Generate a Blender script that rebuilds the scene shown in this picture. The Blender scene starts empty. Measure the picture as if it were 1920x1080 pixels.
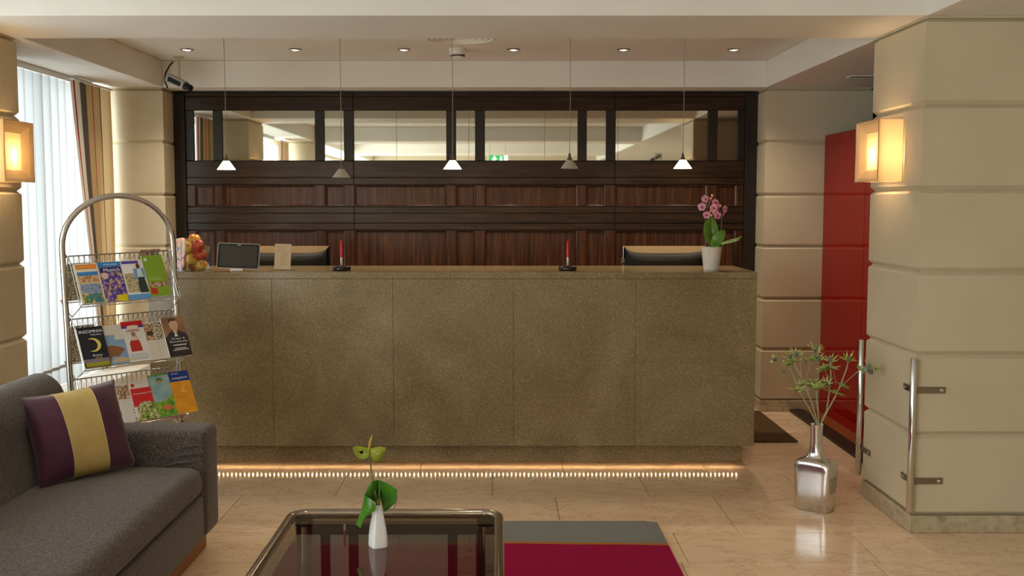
import bpy, bmesh, math, random
from mathutils import Vector, Matrix, Euler

random.seed(7)
scene = bpy.context.scene
COL = scene.collection
R = math.radians

# ------------------------------------------------------------------ camera
F, PIT, X0, H = 1962.2, 0.0795, 934.3, 1.45      # focal length in pixels, pitch, vanishing column, eye height
cd = bpy.data.cameras.new('camera')
cam = bpy.data.objects.new('camera', cd)
COL.objects.link(cam)
cam.location = (0, 0, H)
cam.rotation_euler = (math.pi / 2 - PIT, 0, 0)
cd.sensor_width = 36
cd.lens = 36 * F / 1920
cd.shift_x = (960 - X0) / 1920
cd.clip_start = 0.05
scene.camera = cam

_c, _s = math.cos(PIT), math.sin(PIT)
def at(px, py, X=None, Y=None, Z=None):
    """photo pixel -> point on the plane X=, Y= or Z= in the room"""
    a = (px - X0) / F; b = (540 - py) / F
    d = Vector((a, _c + b * _s, -_s + b * _c))
    t = X / d.x if X is not None else (Y / d.y if Y is not None else (Z - H) / d.z)
    return Vector((0, 0, H)) + d * t

# ------------------------------------------------------------------ world, exposure, large lights
scene.view_settings.view_transform = 'Standard'
scene.view_settings.look = 'None'
scene.view_settings.gamma = 1
scene.view_settings.use_curve_mapping = False
scene.view_settings.exposure = 0.52

world = bpy.data.worlds.new('daylight'); scene.world = world
world.use_nodes = True
wn = world.node_tree.nodes; wn.clear()
wo = wn.new('ShaderNodeOutputWorld'); wb = wn.new('ShaderNodeBackground')
wb.inputs[0].default_value = (0.93, 0.96, 1.0, 1); wb.inputs[1].default_value = 1.6
world.node_tree.links.new(wb.outputs[0], wo.inputs[0])

def add_light(name, kind, loc, energy, color, rot=(0, 0, 0), size=None, size_y=None, spot=None, blend=.6, parent=None, radius=None):
    l = bpy.data.lights.new(name, kind)
    l.energy = energy; l.color = color
    if kind == 'AREA':
        l.shape = 'RECTANGLE'; l.size = size; l.size_y = size_y or size
    if kind == 'SPOT':
        l.spot_size = spot; l.spot_blend = blend
    if radius is not None and kind in ('SPOT', 'POINT'):
        l.shadow_soft_size = radius
    o = bpy.data.objects.new(name, l); COL.objects.link(o)
    o.location = loc; o.rotation_euler = rot
    if parent: o.parent = parent
    return o

DAY = (0.97, 0.98, 1.0)
# daylight falling through the three windows of the left wall (outside the panes, shining in)
add_light('daylight_window_1', 'AREA', (-3.05, 6.2, 1.35), 50, DAY, (0, R(-90), 0), 1.8, 2.0)
add_light('daylight_window_2', 'AREA', (-3.05, 3.1, 1.35), 150, DAY, (0, R(-90), 0), 1.8, 2.6)
add_light('daylight_window_3', 'AREA', (-3.05, -1.7, 1.35), 145, DAY, (0, R(-90), 0), 1.8, 5.0)

# ------------------------------------------------------------------ materials
def lin(c):
    def f(v):
        v /= 255
        return v / 12.92 if v <= .04045 else ((v + .055) / 1.055) ** 2.4
    return (f(c[0]), f(c[1]), f(c[2]), 1)

MATS = {}
def mat(name, col=(128, 128, 128), rough=.5, metal=0, spec=.5, emit=None, estr=0, trans=0, ior=1.45, coat=0, sheen=0, alpha=1):
    if name in MATS: return MATS[name]
    m = bpy.data.materials.new(name); m.use_nodes = True
    p = m.node_tree.nodes['Principled BSDF']
    p.inputs['Base Color'].default_value = lin(col)
    p.inputs['Roughness'].default_value = rough
    p.inputs['Metallic'].default_value = metal
    p.inputs['Specular IOR Level'].default_value = spec
    p.inputs['IOR'].default_value = ior
    p.inputs['Transmission Weight'].default_value = trans
    p.inputs['Coat Weight'].default_value = coat
    p.inputs['Sheen Weight'].default_value = sheen
    if emit:
        p.inputs['Emission Color'].default_value = lin(emit)
        p.inputs['Emission Strength'].default_value = estr
    MATS[name] = m
    return m

def nodes(m):
    return m.node_tree.nodes, m.node_tree.links, m.node_tree.nodes['Principled BSDF']

def ramp(N, stops, interp='LINEAR'):
    r = N.new('ShaderNodeValToRGB'); r.color_ramp.interpolation = interp
    e = r.color_ramp.elements
    while len(e) < len(stops): e.new(.5)
    for el, (p, c) in zip(e, stops):
        el.position = p; el.color = lin(c)
    return r

def noise_mat(name, stops, scale=8, detail=6, rough=.5, stretch=(1, 1, 1), spec=.5, bump=0, bscale=60, coord='Object', dist=0, coat=0, metal=0, sheen=0):
    """surface coloured by a noise ramp, with an optional fine bump"""
    if name in MATS: return MATS[name]
    m = mat(name, rough=rough, spec=spec, coat=coat, metal=metal, sheen=sheen)
    N, L, P = nodes(m)
    tc = N.new('ShaderNodeTexCoord'); mp = N.new('ShaderNodeMapping')
    mp.inputs['Scale'].default_value = stretch
    L.new(tc.outputs[coord], mp.inputs['Vector'])
    n = N.new('ShaderNodeTexNoise'); n.inputs['Scale'].default_value = scale; n.inputs['Detail'].default_value = detail
    n.inputs['Distortion'].default_value = dist
    L.new(mp.outputs[0], n.inputs['Vector'])
    r = ramp(N, stops); L.new(n.outputs['Fac'], r.inputs[0]); L.new(r.outputs[0], P.inputs['Base Color'])
    if bump:
        n2 = N.new('ShaderNodeTexNoise'); n2.inputs['Scale'].default_value = bscale; n2.inputs['Detail'].default_value = 4
        L.new(tc.outputs[coord], n2.inputs['Vector'])
        b = N.new('ShaderNodeBump'); b.inputs['Strength'].default_value = bump; b.inputs['Distance'].default_value = .004
        L.new(n2.outputs['Fac'], b.inputs['Height']); L.new(b.outputs[0], P.inputs['Normal'])
    return m

M_WALL = noise_mat('cream_wall_paint', [(.3, (194, 181, 153)), (.7, (202, 189, 162))], 3, 3, .55, bump=.25, bscale=90, spec=.3)
M_CEIL = noise_mat('ceiling_paint', [(.3, (228, 225, 216)), (.7, (234, 231, 223))], 2, 2, .7, spec=.2)
M_BASE = noise_mat('limestone_skirting', [(.25, (150, 134, 108)), (.5, (178, 163, 136)), (.75, (196, 182, 156))], 22, 8, .3, dist=.6)
M_DARK = mat('dark_void', (26, 20, 15), .6)
M_CHROME = mat('chrome', (205, 205, 205), .12, 1)
M_STEEL = mat('brushed_steel', (142, 134, 122), .32, 1)
M_WHITE = mat('white_plastic', (228, 226, 220), .35)
M_BLACK = mat('black_plastic', (14, 13, 13), .4)
M_PAPER = mat('paper', (224, 218, 205), .6)
M_GROUT = mat('floor_grout', (92, 70, 50), .8)

def make_floor_mat():
    m = mat('polished_limestone', rough=.1, spec=.5)
    N, L, P = nodes(m)
    tc = N.new('ShaderNodeTexCoord'); oi = N.new('ShaderNodeObjectInfo')
    vm = N.new('ShaderNodeVectorMath'); vm.operation = 'MULTIPLY_ADD'
    vm.inputs[1].default_value = (1, 1, 1)
    cx = N.new('ShaderNodeCombineXYZ'); mu = N.new('ShaderNodeMath'); mu.operation = 'MULTIPLY'; mu.inputs[1].default_value = 60
    L.new(oi.outputs['Random'], mu.inputs[0]); L.new(mu.outputs[0], cx.inputs[0]); L.new(mu.outputs[0], cx.inputs[1])
    L.new(tc.outputs['Object'], vm.inputs[0]); L.new(cx.outputs[0], vm.inputs[2])
    mp = N.new('ShaderNodeMapping'); mp.inputs['Scale'].default_value = (1.6, 3.0, 1); L.new(vm.outputs[0], mp.inputs['Vector'])
    n = N.new('ShaderNodeTexNoise'); n.inputs['Scale'].default_value = 3.0; n.inputs['Detail'].default_value = 9; n.inputs['Distortion'].default_value = .8
    L.new(mp.outputs[0], n.inputs['Vector'])
    r = ramp(N, [(.2, (222, 192, 160)), (.5, (230, 203, 172)), (.8, (238, 214, 186))])
    L.new(n.outputs['Fac'], r.inputs[0])
    # thin dark veins
    n2 = N.new('ShaderNodeTexNoise'); n2.inputs['Scale'].default_value = 2.2; n2.inputs['Detail'].default_value = 10; n2.inputs['Roughness'].default_value = .65
    L.new(mp.outputs[0], n2.inputs['Vector'])
    r2 = N.new('ShaderNodeValToRGB'); e = r2.color_ramp.elements
    e[0].position = .485; e[0].color = (0, 0, 0, 1); e[1].position = .5; e[1].color = (1, 1, 1, 1)
    x = e.new(.515); x.color = (0, 0, 0, 1)
    L.new(n2.outputs['Fac'], r2.inputs[0])
    mx = N.new('ShaderNodeMix'); mx.data_type = 'RGBA'
    sc_ = N.new('ShaderNodeMath'); sc_.operation = 'MULTIPLY'; sc_.inputs[1].default_value = .4
    L.new(r2.outputs[0], sc_.inputs[0]); L.new(sc_.outputs[0], mx.inputs[0])
    L.new(r.outputs[0], mx.inputs[6]); mx.inputs[7].default_value = lin((140, 104, 70))
    hs = N.new('ShaderNodeHueSaturation')
    mr = N.new('ShaderNodeMapRange'); mr.inputs[3].default_value = .96; mr.inputs[4].default_value = 1.03
    L.new(oi.outputs['Random'], mr.inputs[0]); L.new(mr.outputs[0], hs.inputs['Value'])
    L.new(mx.outputs[2], hs.inputs['Color']); L.new(hs.outputs[0], P.inputs['Base Color'])
    mr2 = N.new('ShaderNodeMapRange'); mr2.inputs[3].default_value = .09; mr2.inputs[4].default_value = .17
    L.new(n.outputs['Fac'], mr2.inputs[0]); L.new(mr2.outputs[0], P.inputs['Roughness'])
    return m
M_FLOOR = make_floor_mat()

def make_granite(name, stops, speck=(158, 138, 98)):
    m = mat(name, rough=.16, spec=.5)
    N, L, P = nodes(m)
    tc = N.new('ShaderNodeTexCoord')
    n = N.new('ShaderNodeTexNoise'); n.inputs['Scale'].default_value = 2.2; n.inputs['Detail'].default_value = 8; n.inputs['Distortion'].default_value = 1.0
    L.new(tc.outputs['Object'], n.inputs['Vector'])
    r = ramp(N, stops); L.new(n.outputs['Fac'], r.inputs[0])
    f = N.new('ShaderNodeTexNoise'); f.inputs['Scale'].default_value = 210; f.inputs['Detail'].default_value = 3; f.inputs['Roughness'].default_value = .8
    L.new(tc.outputs['Object'], f.inputs['Vector'])
    r2 = ramp(N, [(.36, (0, 0, 0)), (.46, (120, 120, 120)), (.56, (128, 128, 128)), (.66, (255, 255, 255))])
    L.new(f.outputs['Fac'], r2.inputs[0])
    mx = N.new('ShaderNodeMix'); mx.data_type = 'RGBA'; mx.blend_type = 'OVERLAY'; mx.inputs[0].default_value = .6
    L.new(r.outputs[0], mx.inputs[6]); L.new(r2.outputs[0], mx.inputs[7])
    L.new(mx.outputs[2], P.inputs['Base Color'])
    return m
M_STONE = make_granite('brown_polished_stone', [(.25, (136, 117, 84)), (.45, (156, 135, 98)), (.6, (166, 144, 106)), (.78, (184, 160, 118))])

def make_wood(name, dirn, c0, c1, c2, rough=.32):
    m = mat(name, rough=rough, spec=.4)
    N, L, P = nodes(m)
    tc = N.new('ShaderNodeTexCoord'); mp = N.new('ShaderNodeMapping')
    mp.inputs['Scale'].default_value = (22, 22, 1.3) if dirn == 'z' else (1.3, 22, 22)
    L.new(tc.outputs['Object'], mp.inputs['Vector'])
    n = N.new('ShaderNodeTexNoise'); n.inputs['Scale'].default_value = 2.5; n.inputs['Detail'].default_value = 7; n.inputs['Distortion'].default_value = .5
    L.new(mp.outputs[0], n.inputs['Vector'])
    r = ramp(N, [(.3, c0), (.52, c1), (.75, c2)]); L.new(n.outputs['Fac'], r.inputs[0]); L.new(r.outputs[0], P.inputs['Base Color'])
    b = N.new('ShaderNodeBump'); b.inputs['Strength'].default_value = .12; b.inputs['Distance'].default_value = .002
    L.new(n.outputs['Fac'], b.inputs['Height']); L.new(b.outputs[0], P.inputs['Normal'])
    return m
M_WOODV = make_wood('dark_wood_vertical_grain', 'z', (46, 26, 17), (66, 39, 26), (90, 56, 37), .22)
M_WOODH = make_wood('dark_wood_horizontal_grain', 'x', (34, 23, 16), (48, 33, 23), (64, 46, 32), .22)
M_WOODF = mat('dark_wood_frame', (30, 21, 16), .4)
M_MIRROR = mat('mirror_glass', (236, 236, 226), .02, 1)

def glass_mat(name, tint=(255, 255, 255), rough=.0, boost=1.0, ior=1.5):
    """clear sheet glass: tinted see-through plus Fresnel reflection"""
    m = bpy.data.materials.new(name); m.use_nodes = True
    N, L = m.node_tree.nodes, m.node_tree.links; N.clear()
    o = N.new('ShaderNodeOutputMaterial'); mx = N.new('ShaderNodeMixShader'); t = N.new('ShaderNodeBsdfTransparent'); g = N.new('ShaderNodeBsdfGlossy')
    fr = N.new('ShaderNodeFresnel'); fr.inputs[0].default_value = ior
    t.inputs[0].default_value = lin(tint); g.inputs['Roughness'].default_value = rough
    g.inputs['Color'].default_value = (boost, boost, boost, 1)
    # sheet glass does not bend the ray here, so only the entry face reflects
    ge = N.new('ShaderNodeNewGeometry'); iv = N.new('ShaderNodeMath'); iv.operation = 'SUBTRACT'; iv.inputs[0].default_value = 1
    mu = N.new('ShaderNodeMath'); mu.operation = 'MULTIPLY'
    L.new(ge.outputs['Backfacing'], iv.inputs[1]); L.new(iv.outputs[0], mu.inputs[0]); L.new(fr.outputs[0], mu.inputs[1])
    L.new(mu.outputs[0], mx.inputs[0]); L.new(t.outputs[0], mx.inputs[1]); L.new(g.outputs[0], mx.inputs[2]); L.new(mx.outputs[0], o.inputs[0])
    MATS[name] = m
    return m
M_GLASS = glass_mat('clear_glass', (246, 250, 250))
M_SMOKE = glass_mat('smoked_glass', (188, 180, 170), ior=1.55)

def translucent_mat(name, col, tcol, fac):
    m = bpy.data.materials.new(name); m.use_nodes = True
    N, L = m.node_tree.nodes, m.node_tree.links; N.clear()
    o = N.new('ShaderNodeOutputMaterial'); mx = N.new('ShaderNodeMixShader'); d = N.new('ShaderNodeBsdfDiffuse'); t = N.new('ShaderNodeBsdfTranslucent')
    d.inputs[0].default_value = lin(col); t.inputs[0].default_value = lin(tcol); mx.inputs[0].default_value = fac
    L.new(d.outputs[0], mx.inputs[1]); L.new(t.outputs[0], mx.inputs[2]); L.new(mx.outputs[0], o.inputs[0])
    MATS[name] = m
    return m
M_BLIND = translucent_mat('blind_fabric', (204, 205, 203), (162, 165, 165), .5)
M_SHADE = translucent_mat('sconce_parchment', (232, 214, 178), (226, 198, 152), .5)

# ------------------------------------------------------------------ mesh helpers
def link_mesh(name, me, parent=None):
    o = bpy.data.objects.new(name, me); COL.objects.link(o)
    if parent: o.parent = parent
    return o

def build(name, bm, mats, parent=None, smooth=None, loc=None):
    """bmesh -> one mesh object"""
    bmesh.ops.recalc_face_normals(bm, faces=bm.faces[:])
    me = bpy.data.meshes.new(name); bm.to_mesh(me); bm.free()
    for m in (mats if isinstance(mats, (list, tuple)) else [mats]): me.materials.append(m)
    if smooth is not None:
        me.shade_smooth()
        if smooth < 180: me.set_sharp_from_angle(angle=R(smooth))
    o = link_mesh(name, me, parent)
    if loc is not None: o.location = loc
    return o

def box(bm, x0, x1, y0, y1, z0, z1, mi=0, M=None):
    v = [bm.verts.new(Vector(p) if M is None else M @ Vector(p)) for p in
         ((x0, y0, z0), (x1, y0, z0), (x1, y1, z0), (x0, y1, z0), (x0, y0, z1), (x1, y0, z1), (x1, y1, z1), (x0, y1, z1))]
    fs = [bm.faces.new([v[i] for i in q]) for q in ((0, 3, 2, 1), (4, 5, 6, 7), (0, 1, 5, 4), (1, 2, 6, 5), (2, 3, 7, 6), (3, 0, 4, 7))]
    for f in fs: f.material_index = mi
    return v

def bbox(x0, x1, y0, y1, z0, z1, r=.005, seg=1):
    bm = bmesh.new(); box(bm, x0, x1, y0, y1, z0, z1)
    bmesh.ops.bevel(bm, geom=bm.edges[:], offset=r, segments=seg, profile=.5, affect='EDGES', clamp_overlap=True)
    return bm

def boxobj(name, x0, x1, y0, y1, z0, z1, m, parent=None, r=0, seg=1):
    if r: bm = bbox(x0, x1, y0, y1, z0, z1, r, seg)
    else: bm = bmesh.new(); box(bm, x0, x1, y0, y1, z0, z1)
    return build(name, bm, m, parent, smooth=50 if seg > 1 else None)

def merge(bm, other, M=None):
    if M is not None: bmesh.ops.transform(other, matrix=M, verts=other.verts[:])
    me = bpy.data.meshes.new('tmp'); other.to_mesh(me); other.free()
    bm.from_mesh(me); bpy.data.meshes.remove(me)

def tube(bm, pts, r, n=8, closed=False, mi=0):
    pts = [Vector(p) for p in pts]
    rr = r if isinstance(r, (list, tuple)) else [r] * len(pts)
    rings = []; N = len(pts); up = None
    for i, p in enumerate(pts):
        if closed: t = (pts[(i + 1) % N] - pts[i - 1])
        else: t = pts[min(i + 1, N - 1)] - pts[max(i - 1, 0)]
        t.normalize()
        if up is None:
            a = Vector((0, 0, 1)) if abs(t.z) < .9 else Vector((1, 0, 0))
            up = (a - t * a.dot(t)).normalized()
        else:
            up = (up - t * up.dot(t))
            if up.length < 1e-5:
                a = Vector((0, 0, 1)) if abs(t.z) < .9 else Vector((1, 0, 0)); up = a - t * a.dot(t)
            up.normalize()
        s = t.cross(up)
        rings.append([bm.verts.new(p + (up * math.cos(2 * math.pi * k / n) + s * math.sin(2 * math.pi * k / n)) * rr[i]) for k in range(n)])
    for i in range(N if closed else N - 1):
        a, b = rings[i], rings[(i + 1) % N]
        for k in range(n):
            f = bm.faces.new((a[k], a[(k + 1) % n], b[(k + 1) % n], b[k])); f.material_index = mi
    if not closed:
        for ring in (rings[0][::-1], rings[-1]):
            f = bm.faces.new(ring); f.material_index = mi
    return rings

def loft(bm, rings, cap0=True, cap1=True, mi=0):
    vs = [[bm.verts.new(p) for p in ring] for ring in rings]
    n = len(vs[0])
    for a, b in zip(vs, vs[1:]):
        for k in range(n):
            f = bm.faces.new((a[k], a[(k + 1) % n], b[(k + 1) % n], b[k])); f.material_index = mi
    if cap0: bm.faces.new(vs[0][::-1]).material_index = mi
    if cap1: bm.faces.new(vs[-1]).material_index = mi
    return vs

def lathe(bm, prof, n=24, c=(0, 0, 0), cap0=True, cap1=True, M=None, mi=0):
    rings = []
    for r, z in prof:
        ring = [Vector((c[0] + r * math.cos(2 * math.pi * k / n), c[1] + r * math.sin(2 * math.pi * k / n), c[2] + z)) for k in range(n)]
        if M is not None: ring = [M @ p for p in ring]
        rings.append(ring)
    return loft(bm, rings, cap0, cap1, mi)

def ball(bm, c, r, sc=(1, 1, 1), u=12, v=8, M=None, mi=0):
    m = Matrix.Translation(c) @ Matrix.Diagonal((sc[0], sc[1], sc[2], 1))
    if M is not None: m = M @ m
    g = bmesh.ops.create_uvsphere(bm, u_segments=u, v_segments=v, radius=r, matrix=m)
    for vv in g['verts']:
        for f in vv.link_faces: f.material_index = mi

def extrude_profile(pts, axis, a, b):
    """closed 2-D outline swept along an axis: 'x' -> pts are (y,z); 'y' -> (x,z); 'z' -> (x,y)"""
    bm = bmesh.new()
    def P(p, t):
        return {'x': (t, p[0], p[1]), 'y': (p[0], t, p[1]), 'z': (p[0], p[1], t)}[axis]
    loft(bm, [[Vector(P(p, a)) for p in pts], [Vector(P(p, b)) for p in pts]])
    return bm

def poly(bm, pts, mi=0, M=None):
    f = bm.faces.new([bm.verts.new((M @ Vector(p)) if M is not None else Vector(p)) for p in pts]); f.material_index = mi
    return f

def tag(o, label=None, cat=None, group=None, kind=None):
    if label: o['label'] = label
    if cat: o['category'] = cat
    if group: o['group'] = group
    if kind: o['kind'] = kind
    return o

def thing(name, label, cat, loc=(0, 0, 0), rotz=0, group=None):
    o = bpy.data.objects.new(name, None); COL.objects.link(o)
    o.empty_display_size = .05
    o.location = loc; o.rotation_euler = (0, 0, rotz)
    return tag(o, label, cat, group)

def struct(o, label=None):
    return tag(o, label, None, None, 'structure')

def dup(o, parent=None):
    c = o.copy(); COL.objects.link(c); c.parent = parent
    for ch in [x for x in bpy.data.objects if x.parent == o]:
        dup(ch, c)
    return c

# ------------------------------------------------------------------ room shell
ZS, ZC = 2.253, 2.435            # underside of beams / ceiling
YF, YB = 4.537, 5.150            # near pillars: front and back
Y2, Y3 = 7.267, 7.500            # far pillars' front / face of the wood panelling
XR, XL, XR2, XL2 = 1.824, -2.336, 1.840, -2.305
XW = -2.74                       # window wall
XE, YR = 4.6, -4.6               # right end of the building / rear wall

# floor of long tiles in alternating courses
flo = boxobj('floor', XW - .2, XE, YR, 8.4, -.12, -.006, M_GROUT); struct(flo, 'polished beige limestone tile floor')
rows = [5.551, 6.0, 6.58, 6.99, 7.57]
ylist = [5.116, 4.538, 4.15]
y = 4.15; k = 0
while y > YR:
    y -= .58 if k % 2 == 0 else .41; k += 1; ylist.append(max(y, YR))
bounds = sorted(set([round(v, 3) for v in rows + ylist if v >= YR]))
starts = {5.551: -.427, 5.116: -.814, 4.538: .283, 4.15: .772}
tile_cache = {}
TL = .783
for a, b in zip(bounds, bounds[1:]):
    if b - a < .05: continue
    x0 = starts.get(a, random.random() * TL)
    x = x0 - math.ceil((x0 - XW) / TL) * TL
    while x < XE:
        l, r_ = max(x, XW), min(x + TL, XE)
        if r_ - l > .02:
            key = (round(r_ - l, 3), round(b - a, 3))
            if key not in tile_cache:
                bm = bmesh.new(); box(bm, .0015, key[0] - .0015, .0015, key[1] - .0015, -.02, 0)
                t = build('tile', bm, M_FLOOR, flo); tile_cache[key] = t.data
            else:
                t = link_mesh('tile', tile_cache[key], flo)
            t.location = (l, a, 0)
        x += TL

cl = boxobj('ceiling', XW - .2, XE, YR, 8.4, ZC, ZC + .1, M_CEIL); struct(cl, 'pale plaster ceiling')
beams = [(XW, XE, YF, YB, 'deep plaster cross beam between the pillars'),
         (XW, XL2, YB, 8.3, 'plaster soffit over the window'),
         (XR2, XE, YB, 8.3, 'lowered plaster ceiling beside the counter'),
         (XL2, XR2, Y2, 8.3, 'plaster beam over the wood panelling'),
         (XW, XL, YR, YF, 'plaster side beam along the window wall'),
         (XR, XE, YR, YF, 'plaster side beam above the right wall'),
         (XL, XR, 1.0, 1.6, 'plaster cross beam'),
         (XL, XR, -2.3, -1.7, 'plaster cross beam')]
for i, (a, b, c, d, lab) in enumerate(beams):
    struct(boxobj('trim_%d' % (i + 1), a, b, c, d, ZS, ZC - .001, M_CEIL, r=.003), lab)

ZJ = [.079, .440, .795, 1.160, 1.516, 1.880, 2.244]
def coursed(name, x0, x1, y0, y1, label):
    """pillar or wall clad in courses of large slabs with chamfered joints"""
    core = boxobj(name, x0 + .022, x1 - .022, y0 + .022, y1 - .022, 0, ZS - .001, M_WALL); struct(core, label)
    for a, b in zip(ZJ, ZJ[1:]):
        bm = bmesh.new(); box(bm, x0, x1, y0, y1, a + .0001, b - .0001)
        hz = [e for e in bm.edges if abs(e.verts[0].co.z - e.verts[1].co.z) < 1e-6]
        bmesh.ops.bevel(bm, geom=hz, offset=.017, segments=1, affect='EDGES')
        build('slab', bm, M_WALL, core)
    build('top_slab', bbox(x0 + .004, x1 - .004, y0 + .004, y1 - .004, ZJ[-1], ZS - .001, .001), M_WALL, core)
    e = .006
    sk = boxobj('skirting', x0 - e, x1 + e, y0 - e, y1 + e, .0, .078, M_BASE, core, r=.004)
    return core
coursed('wall_right', XR, XE - .03, YF, YB, 'cream wall clad in wide slabs with grooved joints')
coursed('wall_left_pillar', XW + .03, XL, YF, YB, 'cream grooved pillar beside the window')
coursed('wall_back_left', XW + .03, XL2, Y2, 7.7, 'cream grooved pillar behind the curtain')
coursed('wall_back_right', XR2, 2.575, Y2, 7.7, 'cream grooved wall section beside the wood panelling')
coursed('wall_left_rear', XW + .03, XL, 1.0, 1.6, 'cream grooved pillar further along the window wall')

struct(boxobj('wall_rear', XW - .2, XE, YR - .15, YR, 0, ZC + .1, M_WALL), 'plain cream rear wall')
struct(boxobj('wall_right_end', XE, XE + .15, YR, 8.4, 0, ZC + .1, M_WALL), 'plain cream end wall')
struct(boxobj('wall_back_end', XW - .2, XE, 8.4, 8.5, 0, ZC + .1, M_WALL), 'plain cream wall at the back')
# dark doorway beyond the back right wall section
struct(boxobj('door_2', 2.60, 3.6, 7.55, 7.7, 0.0, ZS - .002, M_WOODF, r=.004), 'dark doorway at the back')

# window wall with three windows
bm = bmesh.new()
WIN = [(YB + .03, Y2 - .03), (1.63, YF - .03), (YR + .1, .97)]
SILL = .30
box(bm, XW - .2, XW, YR, 8.4, 0, SILL)
box(bm, XW - .2, XW, YR, 8.4, ZS, ZC)
for a, b in [(Y2 - .03, 8.4), (YF - .03, YB + .03), (.97, 1.63), (YR, YR + .1)]:
    box(bm, XW - .2, XW, a, b, SILL, ZS)
struct(build('wall_left', bm, M_WALL), 'cream window wall')
for i, (a, b) in enumerate(WIN):
    w = bpy.data.objects.new('window_%d' % (i + 1), None); COL.objects.link(w); struct(w, 'tall window with white frame')
    n = 3 if b - a > 3 else 2
    bm = bmesh.new()
    box(bm, XW - .12, XW - .06, a, b, SILL, SILL + .06); box(bm, XW - .12, XW - .06, a, b, ZS - .06, ZS)
    for k in range(n + 1):
        yy = a + (b - a) * k / n
        box(bm, XW - .121, XW - .059, max(a, yy - .03), min(b, yy + .03), SILL, ZS)
    build('window_frame', bm, M_WHITE, w)
    for k in range(n):
        boxobj('window_pane', XW - .094, XW - .088, a + (b - a) * k / n + .03, a + (b - a) * (k + 1) / n - .03, SILL + .06, ZS - .06, M_GLASS, w)

# ------------------------------------------------------------------ wood panelling with mirrors
wb_ = boxobj('wall_back', XL2 - .05, XR2 + .05, Y3 + .035, Y3 + .15, 0, ZS - .002, M_WOODF); struct(wb_, 'dark wood panelling with a row of mirrors')
def wx(px): return at(px, 300, Y=Y3).x
def wz(py): return at(900, py, Y=Y3).z
cols = [(365, 400), (418, 591), (609, 645), (664, 837), (855, 891), (909, 1083), (1100, 1136), (1154, 1326), (1345, 1382)]
colx = [(wx(a), wx(b)) for a, b in cols]
xi0, xi1 = wx(349), wx(1396)
G = .0012
boxobj('side_frame', XL2 + .003, xi0 - G, Y3 - .012, Y3 + .035, .0, wz(174), M_WOODF, wb_, r=.003)
boxobj('side_frame', xi1 + G, XR2 - .003, Y3 - .012, Y3 + .035, .0, wz(174), M_WOODF, wb_, r=.003)
seams = [xi0, wx(663), wx(1153), xi1]
for ya, yb, d in [(174, 181, -.008), (181, 207, 0), (302, 333, 0), (333, 346, -.004), (388, 400, 0), (400, 418, -.006), (418, 431, 0)]:
    for a, b in zip(seams, seams[1:]):
        boxobj('rail', a + G, b - G, Y3 + d, Y3 + .035, wz(yb) + G, wz(ya) - G, M_WOODH, wb_, r=.002)
for a, b in zip(seams, seams[1:]):
    boxobj('rail', a + G, b - G, Y3, Y3 + .035, .52, .62, M_WOODH, wb_, r=.002)
    boxobj('rail', a + G, b - G, Y3, Y3 + .035, .0, .12, M_WOODH, wb_, r=.002)
ZROW = [(wz(301), wz(207), 'mirror'), (wz(387), wz(347), 'panel'), (.622, wz(432), 'panel'), (.122, .518, 'panel')]
for z0, z1, kind in ZROW:
    edges = [xi0] + [v for c in colx for v in c] + [xi1]
    for a, b in zip(edges[0::2], edges[1::2]):
        boxobj('stile', a + G, b - G, Y3, Y3 + .035, z0 + G, z1 - G, M_WOODV if kind == 'panel' else M_WOODF, wb_, r=.002)
    for a, b in colx:
        if kind == 'mirror':
            boxobj('mirror', a + G, b - G, Y3 + .012, Y3 + .03, z0 + G, z1 - G, M_MIRROR, wb_)
        else:
            bm = bmesh.new(); e = .012
            # recessed field with a moulded edge
            rings = []
            for o_, d in ((0, .004), (e * .5, .006), (e, .018), (e * 1.3, .018)):
                rings.append([Vector(p) for p in ((a + G + o_, Y3 + d, z0 + G + o_), (b - G - o_, Y3 + d, z0 + G + o_), (b - G - o_, Y3 + d, z1 - G - o_), (a + G + o_, Y3 + d, z1 - G - o_))])
            loft(bm, rings, cap0=False, cap1=True)
            build('panel', bm, M_WOODV, wb_)

# ------------------------------------------------------------------ red panel with floor track
M_RED = mat('red_back_painted_glass', (142, 3, 5), .06, spec=.18)
XRED = 2.25
rd = bpy.data.objects.new('door_1', None); COL.objects.link(rd); struct(rd, 'glossy red glass sliding panel beside the grooved wall')
zr = 1.925
for a, b in ((6.45, Y2 - .003), (5.60, 6.446), (5.16, 5.596)):
    boxobj('panel', XRED, XRED + .05, a, b, .012, zr, M_RED, rd, r=.002)
boxobj('wood_threshold', 2.14, XRED + .05, 5.16, Y2 - .009, .001, .012, mat('threshold_wood', (134, 72, 34), .4), rd)
boxobj('floor_track', 2.045, 2.14, 5.16, Y2 - .009, .001, .02, mat('dark_track', (38, 28, 20), .5), rd)

# ------------------------------------------------------------------ reception counter
YC, ZT, ZCB = 5.594, 1.090, .1445
cx0, cx1 = -1.879, 1.387
cn = thing('reception_counter', 'long brown polished stone reception counter with a lit recessed plinth', 'counter', ((cx0 + cx1) / 2, 5.9, 0))
def cbox(name, x0, x1, y0, y1, z0, z1, m, r=0, parent=cn):
    return boxobj(name, x0 - cn.location.x, x1 - cn.location.x, y0 - 5.9, y1 - 5.9, z0, z1, m, parent, r)
sx = [cx0, -1.216, -.566, .082, .739, cx1]
for a, b in zip(sx, sx[1:]):
    cbox('front_slab', a + .0004, b - .0004, YC, YC + .03, ZCB, ZT - .037, M_STONE, .0012)
M_SEAM = mat('pale_joint', (150, 134, 104), .5)
cbox('core', cx0 + .03, cx1 - .03, YC + .0305, YC + .12, ZCB, ZT - .036, M_SEAM)
cbox('top_slab', cx0, cx1, YC, 6.18, ZT - .036, ZT, M_STONE, .0015)
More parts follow.
